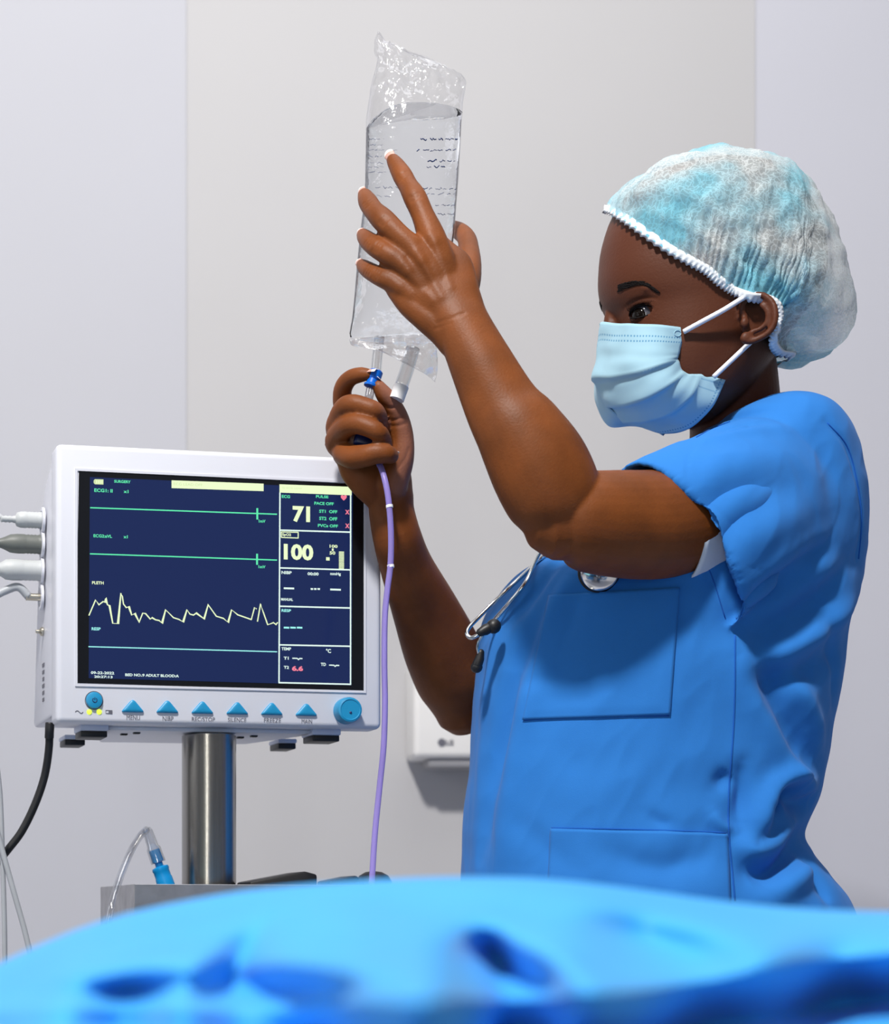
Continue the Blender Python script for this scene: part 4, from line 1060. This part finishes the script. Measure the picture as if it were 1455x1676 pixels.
def stitched(m):
    nt = m.node_tree; b = nt.nodes['Principled BSDF']; old = b.inputs['Base Color'].links[0].from_socket
    uvn = nt.nodes.new('ShaderNodeTexCoord'); sx = nt.nodes.new('ShaderNodeSeparateXYZ'); nt.links.new(uvn.outputs['UV'], sx.inputs[0])
    def math_(op, a, b_=None, c_=None):
        n = nt.nodes.new('ShaderNodeMath'); n.operation = op
        for i, v in enumerate((a, b_, c_)):
            if v is None: continue
            if hasattr(v, 'is_linked'): nt.links.new(v, n.inputs[i])
            else: n.inputs[i].default_value = v
        return n.outputs[0]
    def band(sock, at_, wd): return math_('LESS_THAN', math_('ABSOLUTE', math_('SUBTRACT', sock, at_)), wd)
    def dash(sock, freq): return math_('LESS_THAN', math_('FRACT', math_('MULTIPLY', sock, freq)), .5)
    u, v = sx.outputs['X'], sx.outputs['Y']
    hz = math_('MAXIMUM', band(v, .080, .0060), band(v, .113, .0060)); hz = math_('MULTIPLY', hz, dash(u, 64))
    lowv = math_('GREATER_THAN', v, .80)
    vt = math_('MAXIMUM', band(u, .022, .0035), math_('MULTIPLY', band(u, .060, .0035), lowv)); vt = math_('MULTIPLY', vt, math_('MULTIPLY', dash(v, 110), lowv))
    bt = math_('MULTIPLY', band(v, .965, .006), dash(u, 80))
    tot = math_('MINIMUM', math_('ADD', math_('ADD', hz, vt), bt), 1.0)
    mx = nt.nodes.new('ShaderNodeMix'); mx.data_type = 'RGBA'; nt.links.new(math_('MULTIPLY', tot, .75), mx.inputs[0]); nt.links.new(old, mx.inputs[6]); mx.inputs[7].default_value = (0.05, 0.22, 0.42, 1)
    nt.links.new(mx.outputs[2], b.inputs['Base Color'])
stitched(MASK)
fm = obj('face_mask', mme, MASK, person); so = fm.modifiers.new('thickness', 'SOLIDIFY'); so.thickness = .0012; so.offset = 0
bvm = tree(mme); q = []
for a in np.linspace(0, 2 * math.pi, 17): h, n_ = hit(bvm, 1108 + 5.5 * math.cos(a), 546 + 5 * math.sin(a), .0009); q.append(h)
if all(x is not None for x in q): obj('weld_mark', MB().tube(q, .0004, 6), MASK, fm)
LOOPM = cloth_mat('elastic_white', (.82, .82, .86), 900, .3)
def earloop(m_):
    up = [m_(P(1119, 543, 1.694)), m_(P(1150, 526, 1.684)), m_(P(1185, 507, 1.678)), m_(P(1216, 488, 1.675)), m_(P(1233, 481, 1.676)), m_(P(1255, 487, 1.684)), m_(P(1262, 510, 1.690)), m_(P(1258, 535, 1.692)), m_(P(1232, 557, 1.692)), m_(P(1200, 587, 1.695)), m_(P(1168, 617, 1.700))]
    obj('ear_loop', MB().tube([Vector(p) for p in cr([tuple(p) for p in up], 8)], R(4.2, 1.68), 10), LOOPM, fm)
earloop(lambda p: p); earloop(mirror)

# ------------------------------------------------------------------ scrub top
def fit_ring(py, pl, pr, b, Y, n=72, rot=0.0):
    z = P(0, py, Y).z; c = P((pl + pr) / 2, py, Y); a = R((pr - pl) / 2, Y)
    for _ in range(8):
        ring = []
        for k in range(n):
            t = 2 * math.pi * k / n; g = lambda q: math.copysign(abs(q) ** .92, q)
            x, y = a * g(math.cos(t)), b * g(math.sin(t))
            ring.append(Vector((c.x + x * math.cos(rot) - y * math.sin(rot), c.y + x * math.sin(rot) + y * math.cos(rot), z)))
        xs = [pxof(p)[0] for p in ring]; l, r = min(xs), max(xs)
        a += ((pr - pl) - (r - l)) / 2 * Y / F; c.x += ((pl + pr) / 2 - (l + r) / 2) * Y / F
    return ring
SCR = [(667, 1232, 1318, .05, 1.79), (682, 1176, 1345, .085, 1.79), (710, 1124, 1382, .115, 1.795), (760, 1062, 1405, .135, 1.80), (830, 966, 1420, .145, 1.80), (900, 900, 1423, .150, 1.80), (940, 846, 1417, .155, 1.80), (975, 812, 1410, .168, 1.80), (1010, 792, 1398, .165, 1.80), (1060, 778, 1386, .162, 1.80),
       (1120, 775, 1378, .16, 1.80), (1190, 772, 1364, .158, 1.80), (1250, 768, 1356, .158, 1.80), (1300, 764, 1346, .158, 1.80), (1345, 762, 1326, .158, 1.80), (1375, 760, 1318, .158, 1.80), (1410, 758, 1338, .16, 1.80), (1450, 756, 1372, .165, 1.80), (1490, 754, 1398, .168, 1.80), (1540, 752, 1410, .17, 1.80), (1580, 750, 1415, .17, 1.80)]
sc_ = MB()
sc_.loft([fit_ring(*r) for r in cr(SCR, 4)])
def sleeve(mb, spec, th_px=7.5, n=56):
    """spec rows: px, py, Y, r_px, flat, axis dir (dx, dy, dYpx) -> wall tube with an open end"""
    rings_o, rings_i = [], []
    for a in cr([tuple(s) for s in spec], 6):
        cpt = P(a[0], a[1], a[2]); t = Vector((a[5], a[7], -a[6])).normalized(); u = t.cross(Vector((0, 1, 0))).normalized(); v = u.cross(t); k = a[2] / F
        for rr_, L in ((a[3], rings_o), (a[3] - th_px, rings_i)):
            L.append([cpt + u * (rr_ * k * math.cos(2 * math.pi * q / n)) + v * ((rr_ * a[4] - (a[3] - rr_) * (1 - a[4])) * k * math.sin(2 * math.pi * q / n)) for q in range(n)])
    rings = rings_o + rings_i[::-1]
    mb.loft(rings + [rings[0]], False)
SL = [(1335, 800, 1.735, 118, .85, -.93, .30, 0), (1285, 806, 1.705, 128, .82, -.92, .36, -.1), (1225, 826, 1.675, 138, .76, -.90, .42, -.2), (1165, 862, 1.650, 148, .70, -.87, .48, -.32), (1110, 896, 1.637, 160, .58, -.84, .54, -.42)]
sleeve(sc_, SL)
def far(s): return s
FSL = [(1150, 800, 1.93, 80, .8, -.75, .65, 0), (1115, 850, 1.945, 84, .8, -.75, .65, 0), (1075, 900, 1.955, 86, .8, -.75, .65, 0)]
sleeve(sc_, FSL)
limb(sc_, [(1352, 812, 1.77, 62), (1325, 800, 1.745, 100), (1290, 803, 1.715, 112)], .8)     # fills the shoulder inside the sleeve
sme = remesh(sc_, .0022, 7, .5)
bvs = tree(sme)
FOLDS = [
 # chest fan and front edge
 ([(905, 930), (868, 970), (835, 1015)], .010, -.0040), ([(935, 945), (905, 1000), (880, 1050)], .009, .0035), ([(960, 955), (940, 1010), (925, 1060)], .007, -.0025),
 ([(880, 1010), (850, 1080), (828, 1170), (806, 1280), (790, 1400)], .011, -.0055), ([(905, 1020), (878, 1090), (856, 1180), (835, 1290), (822, 1420)], .013, .0040),
 ([(815, 1000), (800, 1080), (790, 1190), (780, 1320)], .010, .0025),
 # under the sleeve and down the back
 ([(1222, 1042), (1290, 1015), (1350, 975), (1405, 915)], .012, -.0060), ([(1230, 1080), (1300, 1060), (1370, 1010), (1410, 960)], .010, .0045), ([(1240, 1120), (1310, 1100), (1380, 1060)], .011, -.0050),
 ([(1212, 1070), (1240, 1150), (1280, 1230), (1318, 1300)], .012, .0060), ([(1245, 1080), (1275, 1150), (1310, 1215), (1338, 1270)], .013, -.0075), ([(1290, 1090), (1320, 1150), (1345, 1210)], .010, .0045),
 ([(1345, 1000), (1370, 1080), (1365, 1160)], .010, -.0035),
 # big fold at the small of the back
 ([(1222, 1392), (1236, 1342), (1264, 1296), (1305, 1268), (1335, 1285)], .010, .0095), ([(1262, 1322), (1284, 1298), (1312, 1290)], .008, -.0140), ([(1290, 1312), (1312, 1318), (1330, 1312)], .008, -.0080),
 ([(1198, 1372), (1228, 1402), (1262, 1388), (1294, 1352)], .008, .0070), ([(1225, 1430), (1262, 1422), (1296, 1392), (1315, 1372)], .010, -.0080), ([(1262, 1470), (1300, 1440), (1330, 1420)], .010, .0060), ([(1318, 1395), (1340, 1440), (1358, 1480)], .009, -.0050),
 ([(1210, 1340), (1214, 1300), (1216, 1250)], .006, -.0040), ([(1170, 1290), (1186, 1275), (1196, 1262)], .007, -.0040), ([(1165, 1330), (1180, 1352), (1196, 1356)], .006, .0035), ([(1060, 1330), (1080, 1345), (1100, 1350)], .006, -.0025),
 ([(860, 1120), (900, 1110), (930, 1115)], .008, -.0020), ([(900, 1300), (980, 1290), (1060, 1300)], .020, .0020), ([(840, 1340), (900, 1390), (960, 1440)], .012, -.0025), ([(1000, 1400), (1080, 1420), (1150, 1400)], .012, -.0030),
 # sleeve
 ([(1150, 700), (1195, 684), (1255, 672)], .006, -.0026), ([(1160, 715), (1200, 700), (1240, 692)], .006, -.0024), ([(1140, 722), (1190, 708), (1250, 702), (1290, 700)], .008, .0025), ([(1110, 800), (1180, 770), (1290, 745)], .020, .0030), ([(1140, 880), (1210, 815), (1300, 780)], .018, -.0040), ([(1170, 960), (1240, 880), (1330, 830)], .020, .0035),
 ([(1205, 1010), (1260, 960), (1330, 920)], .012, -.0040), ([(1230, 960), (1300, 900), (1360, 870)], .012, .0030), ([(1330, 700), (1350, 760), (1362, 830)], .012, -.0020),
 # armhole seam
 ([(1352, 690), (1384, 728), (1402, 790), (1410, 850), (1406, 910)], .0035, -.0022),
 # hems
 ([(1030, 772), (1078, 808), (1122, 866), (1160, 940), (1186, 1018)], .0022, -.0008)]
FOLDS = [(a, r * (1.25 if abs(m) > .0038 else 1.05), m * (1.75 if abs(m) > .0025 else 1)) for a, r, m in FOLDS]
strokes(sme, bvs, FOLDS, True)
co = vco(sme); nn_ = vno(sme)
def wr(p):
    v = Vector(p); w1 = noise.noise(Vector((v.x * 9 + v.z * 5, v.y * 9, v.z * 12)))
    return .0030 * w1 + .0016 * noise.noise(v * 27) + .0007 * (1 - 2 * abs(noise.noise(Vector((v.x * 40 - v.z * 16, v.y * 30, v.z * 22)))))
am = np.array([wr(p) for p in co])
setco(sme, co + nn_ * am[:, None])
scrub = obj('scrub_top', sme, SCRUB, person)
bvs = tree(sme)
SEAM = cloth_mat('scrub_seam', (0.010, 0.105, 0.44))
def onscrub(px, py, off=.0004):
    h, n_ = hit(bvs, px, py, off); return h
def seam(name, pts, r=.0006, parent=scrub, mat=SEAM, off=.0002, step=8):
    q = [onscrub(a[0], a[1], off) for a in cr([tuple(map(float, p)) for p in pts], step)]; q = [p for p in q if p is not None]
    if len(q) < 3: print('seam miss', name); return None
    return obj(name, MB().tube(q, r, 6), mat, parent)
def patch(name, corners, nu, nv, parent=scrub, off=.0016, th=.0014, mat=SCRUB):
    """cloth patch lying on the top: corners TL, TR, BR, BL in photo pixels"""
    rows_ = []
    for j in range(nv + 1):
        v = j / nv; r = []
        for i in range(nu + 1):
            u = i / nu
            x = (corners[0][0] * (1 - u) + corners[1][0] * u) * (1 - v) + (corners[3][0] * (1 - u) + corners[2][0] * u) * v
            y = (corners[0][1] * (1 - u) + corners[1][1] * u) * (1 - v) + (corners[3][1] * (1 - u) + corners[2][1] * u) * v
            ed = min(1, min(u, 1 - u, 1 - v) * 14 + .0); h = onscrub(x, y, off * (.35 + .65 * ed)); r.append(h)
        rows_.append(r)
    if any(p is None for r in rows_ for p in r): print('patch miss', name); return None
    mb = MB().loft(rows_, False, 0, False); o = obj(name, mb, mat, parent)
    s = o.modifiers.new('thickness', 'SOLIDIFY'); s.thickness = th; s.offset = -1
    return o
patch('pocket', [(900, 975), (1112, 962), (1096, 1170), (856, 1178)], 48, 44)
patch('pocket', [(902, 1356), (1190, 1364), (1198, 1560), (892, 1560)], 48, 36)
seam('pocket_stitching', [(1107, 975), (1101, 1070), (1092, 1165)], .0004, scrub, SEAM, .0016); seam('pocket_stitching', [(862, 1172), (930, 1166), (1010, 1164), (1092, 1164)], .0004, scrub, SEAM, .0016)
seam('pocket_hem', [(858, 1178.5), (880, 1176), (930, 1172.5), (1000, 1171.5), (1095, 1171)], .0010); seam('pocket_hem', [(906, 1390), (980, 1392), (1090, 1392), (1190, 1400)], .0005, scrub, SEAM, .0016); seam('pocket_hem', [(903, 1355.5), (1000, 1357), (1100, 1360), (1188, 1363)], .0009, scrub, SEAM, .0004)
seam('side_seam', [(1203, 1040), (1203, 1120), (1200, 1200), (1194, 1280), (1192, 1340), (1196, 1400), (1203, 1475)], .0008)
seam('sleeve_hem', [(1036, 770), (1082, 806), (1124, 862), (1162, 936), (1187, 1012)], .0005)
seam('armhole_seam', [(1354, 692), (1386, 730), (1403, 790), (1410, 850), (1405, 915)], .0007)
seam('collar_seam', [(1140, 716), (1165, 702), (1195, 690)], .0006)
# white undershirt sleeve peeking out
us = MB()
sleeve(us, [(1215, 846, 1.684, 88, .86, -1, .05, -.1), (1170, 855, 1.662, 92, .88, -1, .04, -.1), (1120, 859, 1.648, 95, .90, -1, .02, -.1)], 3.5)
obj('undershirt', us, WHITE_CLOTH, person)
# trousers and shoes (below the drape line)
tr = MB(); zc = P(0, 1500, 1.8).z
ctr = fit_ring(*SCR[-3]); cx = sum(p.x for p in ctr) / len(ctr)
for s in (-1, 1):
    lx = cx + .02 * s; ly = 1.80 + .085 * s
    tr.loft([[Vector((lx + r * math.cos(2 * math.pi * k / 32), ly + r * .95 * math.sin(2 * math.pi * k / 32), z)) for k in range(32)] for z, r in ((.93, .10), (.80, .105), (.65, .095), (.48, .078), (.30, .072), (.10, .074), (.06, .074))])
tr.loft([fit_ring(py, 770, 1380, .15, 1.80) for py in (1500, 1540, 1600)])
tme = remesh(tr, .006, 4)
obj('trousers', tme, SCRUB, person)
SHOE = pm('shoe_white', (.7, .7, .72), .5)
for s in (-1, 1):
    lx = cx + .02 * s; ly = 1.80 + .085 * s; sh = MB()
    rings = []
    for t, r, hgt in ((.08, .02, .05), (.06, .040, .075), (0, .046, .085), (-.06, .046, .07), (-.12, .047, .05), (-.165, .038, .04), (-.185, .015, .03)):
        rings.append([Vector((lx + t, ly + r * math.cos(a), max(0.0, hgt / 2 + hgt / 2 * math.sin(a)))) for a in np.linspace(0, 2 * math.pi, 25)[:-1]])
    sh.loft(rings); obj('shoe', sh, SHOE, person)

# ------------------------------------------------------------------ stethoscope round the neck
ste = thing('stethoscope', 'stethoscope with chrome tubes and black ear tips hanging on the blue top', 'stethoscope', P(985, 945, 1.66))
def on2(px, py, off):
    h = onscrub(px, py, off); return h if h is not None else P(px, py, 1.80)
A = [on2(905, 905, .009), on2(887, 919, .007), P(862, 951, on2(866, 960, .010).y), P(836, 984, on2(845, 990, .012).y), P(812, 1012, on2(820, 1020, .012).y), P(805, 1022, on2(812, 1030, .012).y)]
obj('binaural_tube', MB().tube([Vector(p) for p in cr([tuple(p) for p in A], 6)], .0021, 10), CHROME, ste)
yb = A[3].y + .008
Bp = [P(893, 908, A[1].y + .006), P(876, 923, A[1].y + .006), P(839, 957, yb), P(806, 988, yb), P(780, 1014, yb - .002), P(767, 1028, yb - .006), P(764, 1037, yb - .010), P(770, 1044, yb - .013), P(779, 1041, yb - .015), P(788, 1034, yb - .016)]
obj('binaural_tube', MB().tube([Vector(p) for p in cr([tuple(p) for p in Bp], 6)], .0020, 10), CHROME, ste)
Cp = [P(790, 1040, yb - .012), P(784, 1050, yb - .010), P(782, 1060, yb - .008), P(785, 1074, yb - .006)]
obj('tip_stem', MB().tube([Vector(p) for p in cr([tuple(p) for p in Cp], 6)], .0017, 10), CHROME, ste)
k = 1.68 / F
et = MB(); et.tube([P(786, 1035, yb - .016), P(794, 1031, yb - .016), P(800, 1028, yb - .016)], [7 * k, 9.5 * k, 9 * k], 16, 1.0, (0, 1, 0), True); et.ball(P(808, 1025, yb - .016), 12.5 * k)
obj('ear_tip', et, BLACK, ste)
et = MB(); et.tube([P(787, 1068, yb - .006), P(785, 1078, yb - .005), P(781, 1088, yb - .004)], [6 * k, 8 * k, 9 * k], 16, 1.0, (0, 1, 0), True); et.ball(P(780, 1092, yb - .003), 10 * k)
obj('ear_tip', et, BLACK, ste)
h, n_ = hit(bvs, 982, 955, .004); dn = Vector((-.10, -.96, -.30)).normalized()
cp = P(981, 936, h.y - .006)
m = dn.to_track_quat('Z', 'Y').to_matrix().to_4x4(); m.translation = cp
obj('chest_piece', MB().lathe([(.001, -.004), (30 * k, -.004), (31 * k, .001), (29 * k, .006), (22 * k, .009), (9 * k, .0105), (8 * k, .016), (.001, .017)], m, 40), CHROME, ste, 0.5)
obj('diaphragm_rim', MB().lathe([(29 * k, -.0055), (33 * k, -.0052), (33.5 * k, -.0010), (31.2 * k, .0002), (29 * k, -.002), (29 * k, -.0055)], m, 40), BLACK, ste, 0.5)
tubes = MB()
tubes.tube([Vector(p) for p in cr([tuple(on2(x, y, .006)) for x, y in ((905, 905), (940, 880), (990, 840))] + [tuple(on2(1045, 790, .006))], 6)], .0042, 12)
tubes.tube([Vector(p) for p in cr([tuple(cp + dn * .012), tuple(on2(1000, 905, .012)), tuple(on2(1020, 870, .008)), tuple(on2(1060, 800, .006))], 6)], .0042, 12)
obj('rubber_tubing', tubes, BLACK, ste)
# ------------------------------------------------------------------ drip bag
YBAG = 1.702
bagt = thing('drip_bag', 'clear plastic drip bag of water held up by both hands', 'drip bag', P(645, 620, YBAG))
LE = [(48, 612), (70, 613), (100, 616), (130, 610), (165, 603), (195, 599), (250, 598), (300, 597), (340, 594), (380, 589), (430, 584), (480, 580), (520, 576), (548, 571), (560, 575)]
RE = [(48, 645), (70, 700), (100, 738), (130, 764), (165, 758), (195, 756), (250, 753), (300, 750), (340, 747), (380, 744), (430, 738), (480, 730), (520, 722), (548, 716), (560, 716)]
def LX(y): return float(np.interp(y, [a for a, _ in LE], [b_ for _, b_ in LE]))
def RX(y): return float(np.interp(y, [a for a, _ in RE], [b_ for _, b_ in RE]))
def thick(y): return float(np.interp(y, [45, 90, 130, 165, 200, 260, 340, 430, 500, 545, 562], [.003, .010, .016, .022, .0245, .0255, .025, .022, .016, .006, .002]))
def topcut(u):                                      # ragged top outline of the empty part (py)
    return float(np.interp(u, [-1, -.88, -.72, -.55, -.3, 0, .3, .6, .85, 1], [66, 54, 49, 58, 76, 86, 92, 104, 116, 126]))
def bag_pt(u, y, side, inset=0.0, tscale=1.0):
    l, r = LX(y), RX(y); x = (l + r) / 2 + (r - l) / 2 * u * (1 - inset)
    t = thick(y) * tscale * max(0, 1 - abs(u) ** 2.6) ** .75
    return P(x, y, YBAG + side * t), t
NUB, NVB = 40, 90
def bag_shell(y0f, y1, inset, tscale, crumple, nv=NVB):
    rings = []
    for j in range(nv + 1):
        ring = []
        for side in (-1, 1):
            us = np.linspace(-1, 1, NUB + 1)
            us = us if side < 0 else us[::-1]
            for u in (us if side < 0 else us[1:-1]):
                y0 = y0f(u); y = y0 + (y1 - y0) * j / nv
                p, t = bag_pt(u, y, side, inset, tscale)
                if crumple:
                    a = max(0, min(1, (175 - y) / 60)) * .0075 + max(0, min(1, (y - 520) / 35)) * .004 + .0007
                    q = Vector((p.x * 42, p.y * 20, p.z * 42)); k = noise.noise(q) + .8 * (abs(noise.noise(q * 2.1 + Vector((7, 3, 1)))) * 2 - .5) + .4 * noise.noise(q * 4.5)
                    p = p + Vector((.25 * a * noise.noise(q * 1.3 + Vector((9, 9, 9))), a * k, .25 * a * noise.noise(q * 1.7)))
                ring.append(p)
        rings.append(ring)
    return MB().loft(rings, True)
film = obj('bag_film', bag_shell(topcut, 562, 0, 1.0, True), FILM, bagt)
WT = P(640, 168, YBAG - .02).z                       # level of the water
WATER = bpy.data.materials.new('water'); WATER.use_nodes = True
wb = WATER.node_tree.nodes['Principled BSDF']; wb.inputs['Base Color'].default_value = (.955, .972, .993, 1); wb.inputs['Transmission Weight'].default_value = 1; wb.inputs['IOR'].default_value = 1.10; wb.inputs['Roughness'].default_value = .02
wn = WATER.node_tree.nodes.new('ShaderNodeTexNoise'); wn.inputs['Scale'].default_value = 55; wn.inputs['Detail'].default_value = 2
wt = WATER.node_tree.nodes.new('ShaderNodeTexCoord'); wm = WATER.node_tree.nodes.new('ShaderNodeMapping'); wm.inputs['Scale'].default_value = (1, 1, 2.4)
WATER.node_tree.links.new(wt.outputs['Object'], wm.inputs[0]); WATER.node_tree.links.new(wm.outputs[0], wn.inputs['Vector'])
wbp = WATER.node_tree.nodes.new('ShaderNodeBump'); wbp.inputs['Strength'].default_value = .25; wbp.inputs['Distance'].default_value = .003
WATER.node_tree.links.new(wn.outputs['Fac'], wbp.inputs['Height']); WATER.node_tree.links.new(wbp.outputs[0], wb.inputs['Normal'])
rings = []
for j in range(71):
    ring = []
    y = 166 + (552 - 166) * j / 70
    for side in (-1, 1):
        us = np.linspace(-1, 1, NUB + 1); us = us if side < 0 else us[::-1]
        for u in (us if side < 0 else us[1:-1]):
            p, t = bag_pt(u, y, side, .012, .955); p.z = min(p.z, WT)
            # the left end of the level droops where the film folds in
            if y < 215: p.z = min(p.z, WT - max(0, -u - .1) ** 2 * .018)
            ring.append(p)
    rings.append(ring)
obj('water', MB().loft(rings, True), WATER, bagt)
# wavy illegible print
INK = pm('bag_ink', (.02, .04, .13), .5)
pr = MB()
def scribble(x0, x1, y, amp, wob, seed, th_):
    q = []
    n_ = int((x1 - x0) / 2.2) + 2
    for i in range(n_ + 1):
        x = x0 + (x1 - x0) * i / n_; yy = y + wob * math.sin((x - x0) * .085 + seed) + amp * noise.noise(Vector((x * .35, seed, 2))) * 2
        l, r = LX(yy), RX(yy); u = ((x - (l + r) / 2) / ((r - l) / 2)); u = max(-.97, min(.97, u)); p, t = bag_pt(u, yy, -1); p.y -= .0006; q.append(p)
    return q
random.seed(11)
for (x0, x1, y, amp, th_, dens) in ((688, 748, 226, 2.6, 1.7, 1), (682, 746, 248, 1.8, 1.2, .8), (700, 728, 264, 1.8, 1.4, .9), (698, 728, 271, 1.6, 1.3, .9), (732, 744, 266, 1.5, 1, .9), (690, 746, 309, 2, 1, .8), (694, 744, 318, 2, .9, .7), (712, 744, 338, 1.6, .9, .8), (716, 745, 350, 1.2, .9, .8), (604, 628, 226, 1.2, .5, .7), (604, 650, 247, 1.2, .5, .7), (602, 640, 258, 1.4, .5, .7), (603, 640, 284, 1.2, .5, .7), (614, 660, 306, 1.6, .6, .7), (616, 640, 322, 1.2, .5, .6), (605, 630, 236, 1.2, .4, .7), (604, 632, 268, 1.2, .4, .7), (602, 628, 276, 1.2, .4, .7)):
    x = x0
    while x < x1:
        L = random.uniform(5, 16) * dens; q = scribble(x, min(x + L, x1), y, amp, 2.2, y * .7, th_)
        if len(q) > 2: pr.tube(q, R(th_ * random.uniform(.35, .75), YBAG), 6)
        x += L + random.uniform(1, 6)
obj('print', pr, INK, film)
# bottom flap, ports
fl = MB(); rows_ = []
FL = [[(572, 556), (600, 552), (640, 548), (680, 545), (712, 548)], [(573, 562), (604, 566), (640, 566), (682, 566), (715, 575)], [(577, 566), (612, 572), (650, 586), (688, 600), (716, 606)], [(580, 567), (620, 573), (658, 593), (695, 612), (712, 626)]]
gg = [cr(r, 6) for r in FL]; gg = [cr([tuple(gg[j][i]) for j in range(4)], 6) for i in range(len(gg[0]))]
for i, col_ in enumerate(gg):
    rows_.append([P(a[0], a[1], YBAG - .004 + .010 * noise.noise(Vector((a[0] * .035, a[1] * .05, 1))) - .012 * math.exp(-((a[0] - 660) / 30) ** 2) * (j / len(col_))) for j, a in enumerate(col_)])
fl.loft(rows_, False, 0, False)
FLAPM = film_mat('flap_film', (.97, .97, .98, 1), .10, .55, .18, .7, 90)
fo = obj('bottom_flap', fl, FLAPM, bagt); so = fo.modifiers.new('t', 'SOLIDIFY'); so.thickness = .0006
PORTM = film_mat('port_plastic', (.82, .83, .84, 1), .22, .75, .2, .0)
obj('port', pxtube(MB(), [(621, 552, YBAG), (618, 580, YBAG), (615, 612, YBAG)], 8.5, 20), PORTM, bagt)
p2 = obj('port', pxtube(MB(), [(676, 570, YBAG - .004), (667, 602, YBAG - .004), (656, 634, YBAG - .004)], 11.5, 20), PORTM, bagt)
PW = pm('port_white', (.85, .85, .86), .4)
obj('port_cap', pxtube(MB(), [(657, 632, YBAG - .004), (653, 643, YBAG - .004), (649, 654, YBAG - .004)], 12.5, 24), PW, p2, 0.6)

# ------------------------------------------------------------------ infusion line
iv = thing('infusion_line', 'purple infusion tubing with a bright blue cap gripped in the far hand', 'tubing', P(609, 1450, 1.69))
YI = 1.702; kI = YI / F
d = (P(618, 606, YI) - P(606, 640, YI)).normalized(); m = d.to_track_quat('Z', 'Y').to_matrix().to_4x4(); m.translation = P(607, 633, YI)
cb = obj('spike_cap', MB().lathe([(.001, 0), (12 * kI, 0), (12.5 * kI, 3 * kI), (10 * kI, 5 * kI), (9.5 * kI, 12 * kI), (11.5 * kI, 14 * kI), (11.5 * kI, 26 * kI), (9.5 * kI, 28 * kI), (.001, 28 * kI)], m, 24), CAPBLUE, iv, 0.6)
SPK = film_mat('spike_clear', (.72, .70, .74, 1), .35, .8, .15, 0)
obj('drip_chamber', pxtube(MB(), [(607, 634, YI), (604, 650, YI + .002), (601, 668, YI + .008), (602, 700, YI + .016), (610, 735, YI + .014)], 7.2, 16), SPK, iv)
obj('roller_clamp', MB().box(Matrix.Translation(P(600, 723, YI + .012)) @ Matrix.Rotation(.25, 4, 'Y'), (.024, .012, .012), .003, 3), NAVY, iv, 0.7)
obj('tubing', pxtube(MB(), [(612, 740, YI + .014), (620, 758, YI + .006), (627, 775, YI - .004), (634, 805, YI - .010), (638, 840, YI - .012), (640, 880, YI - .012), (639, 925, YI - .012), (634, 965, YI - .014), (630, 1010, YI - .016), (629, 1080, YI - .018), (630, 1150, YI - .018), (628, 1220, YI - .018), (621, 1290, YI - .018), (614, 1360, YI - .024), (610, 1420, YI - .032), (607, 1480, YI - .04), (605, 1600, YI - .055), (600, 1900, YI - .06)], 4.9, 12), PURPLE, iv)
for x, y in ((637.5, 829), (639.5, 927)):
    obj('connector_ring', pxtube(MB(), [(x - .3, y - 2.2, YI - .0115), (x + .2, y + 2.2, YI - .0118)], 5.8, 16), PW, iv, 0.6)
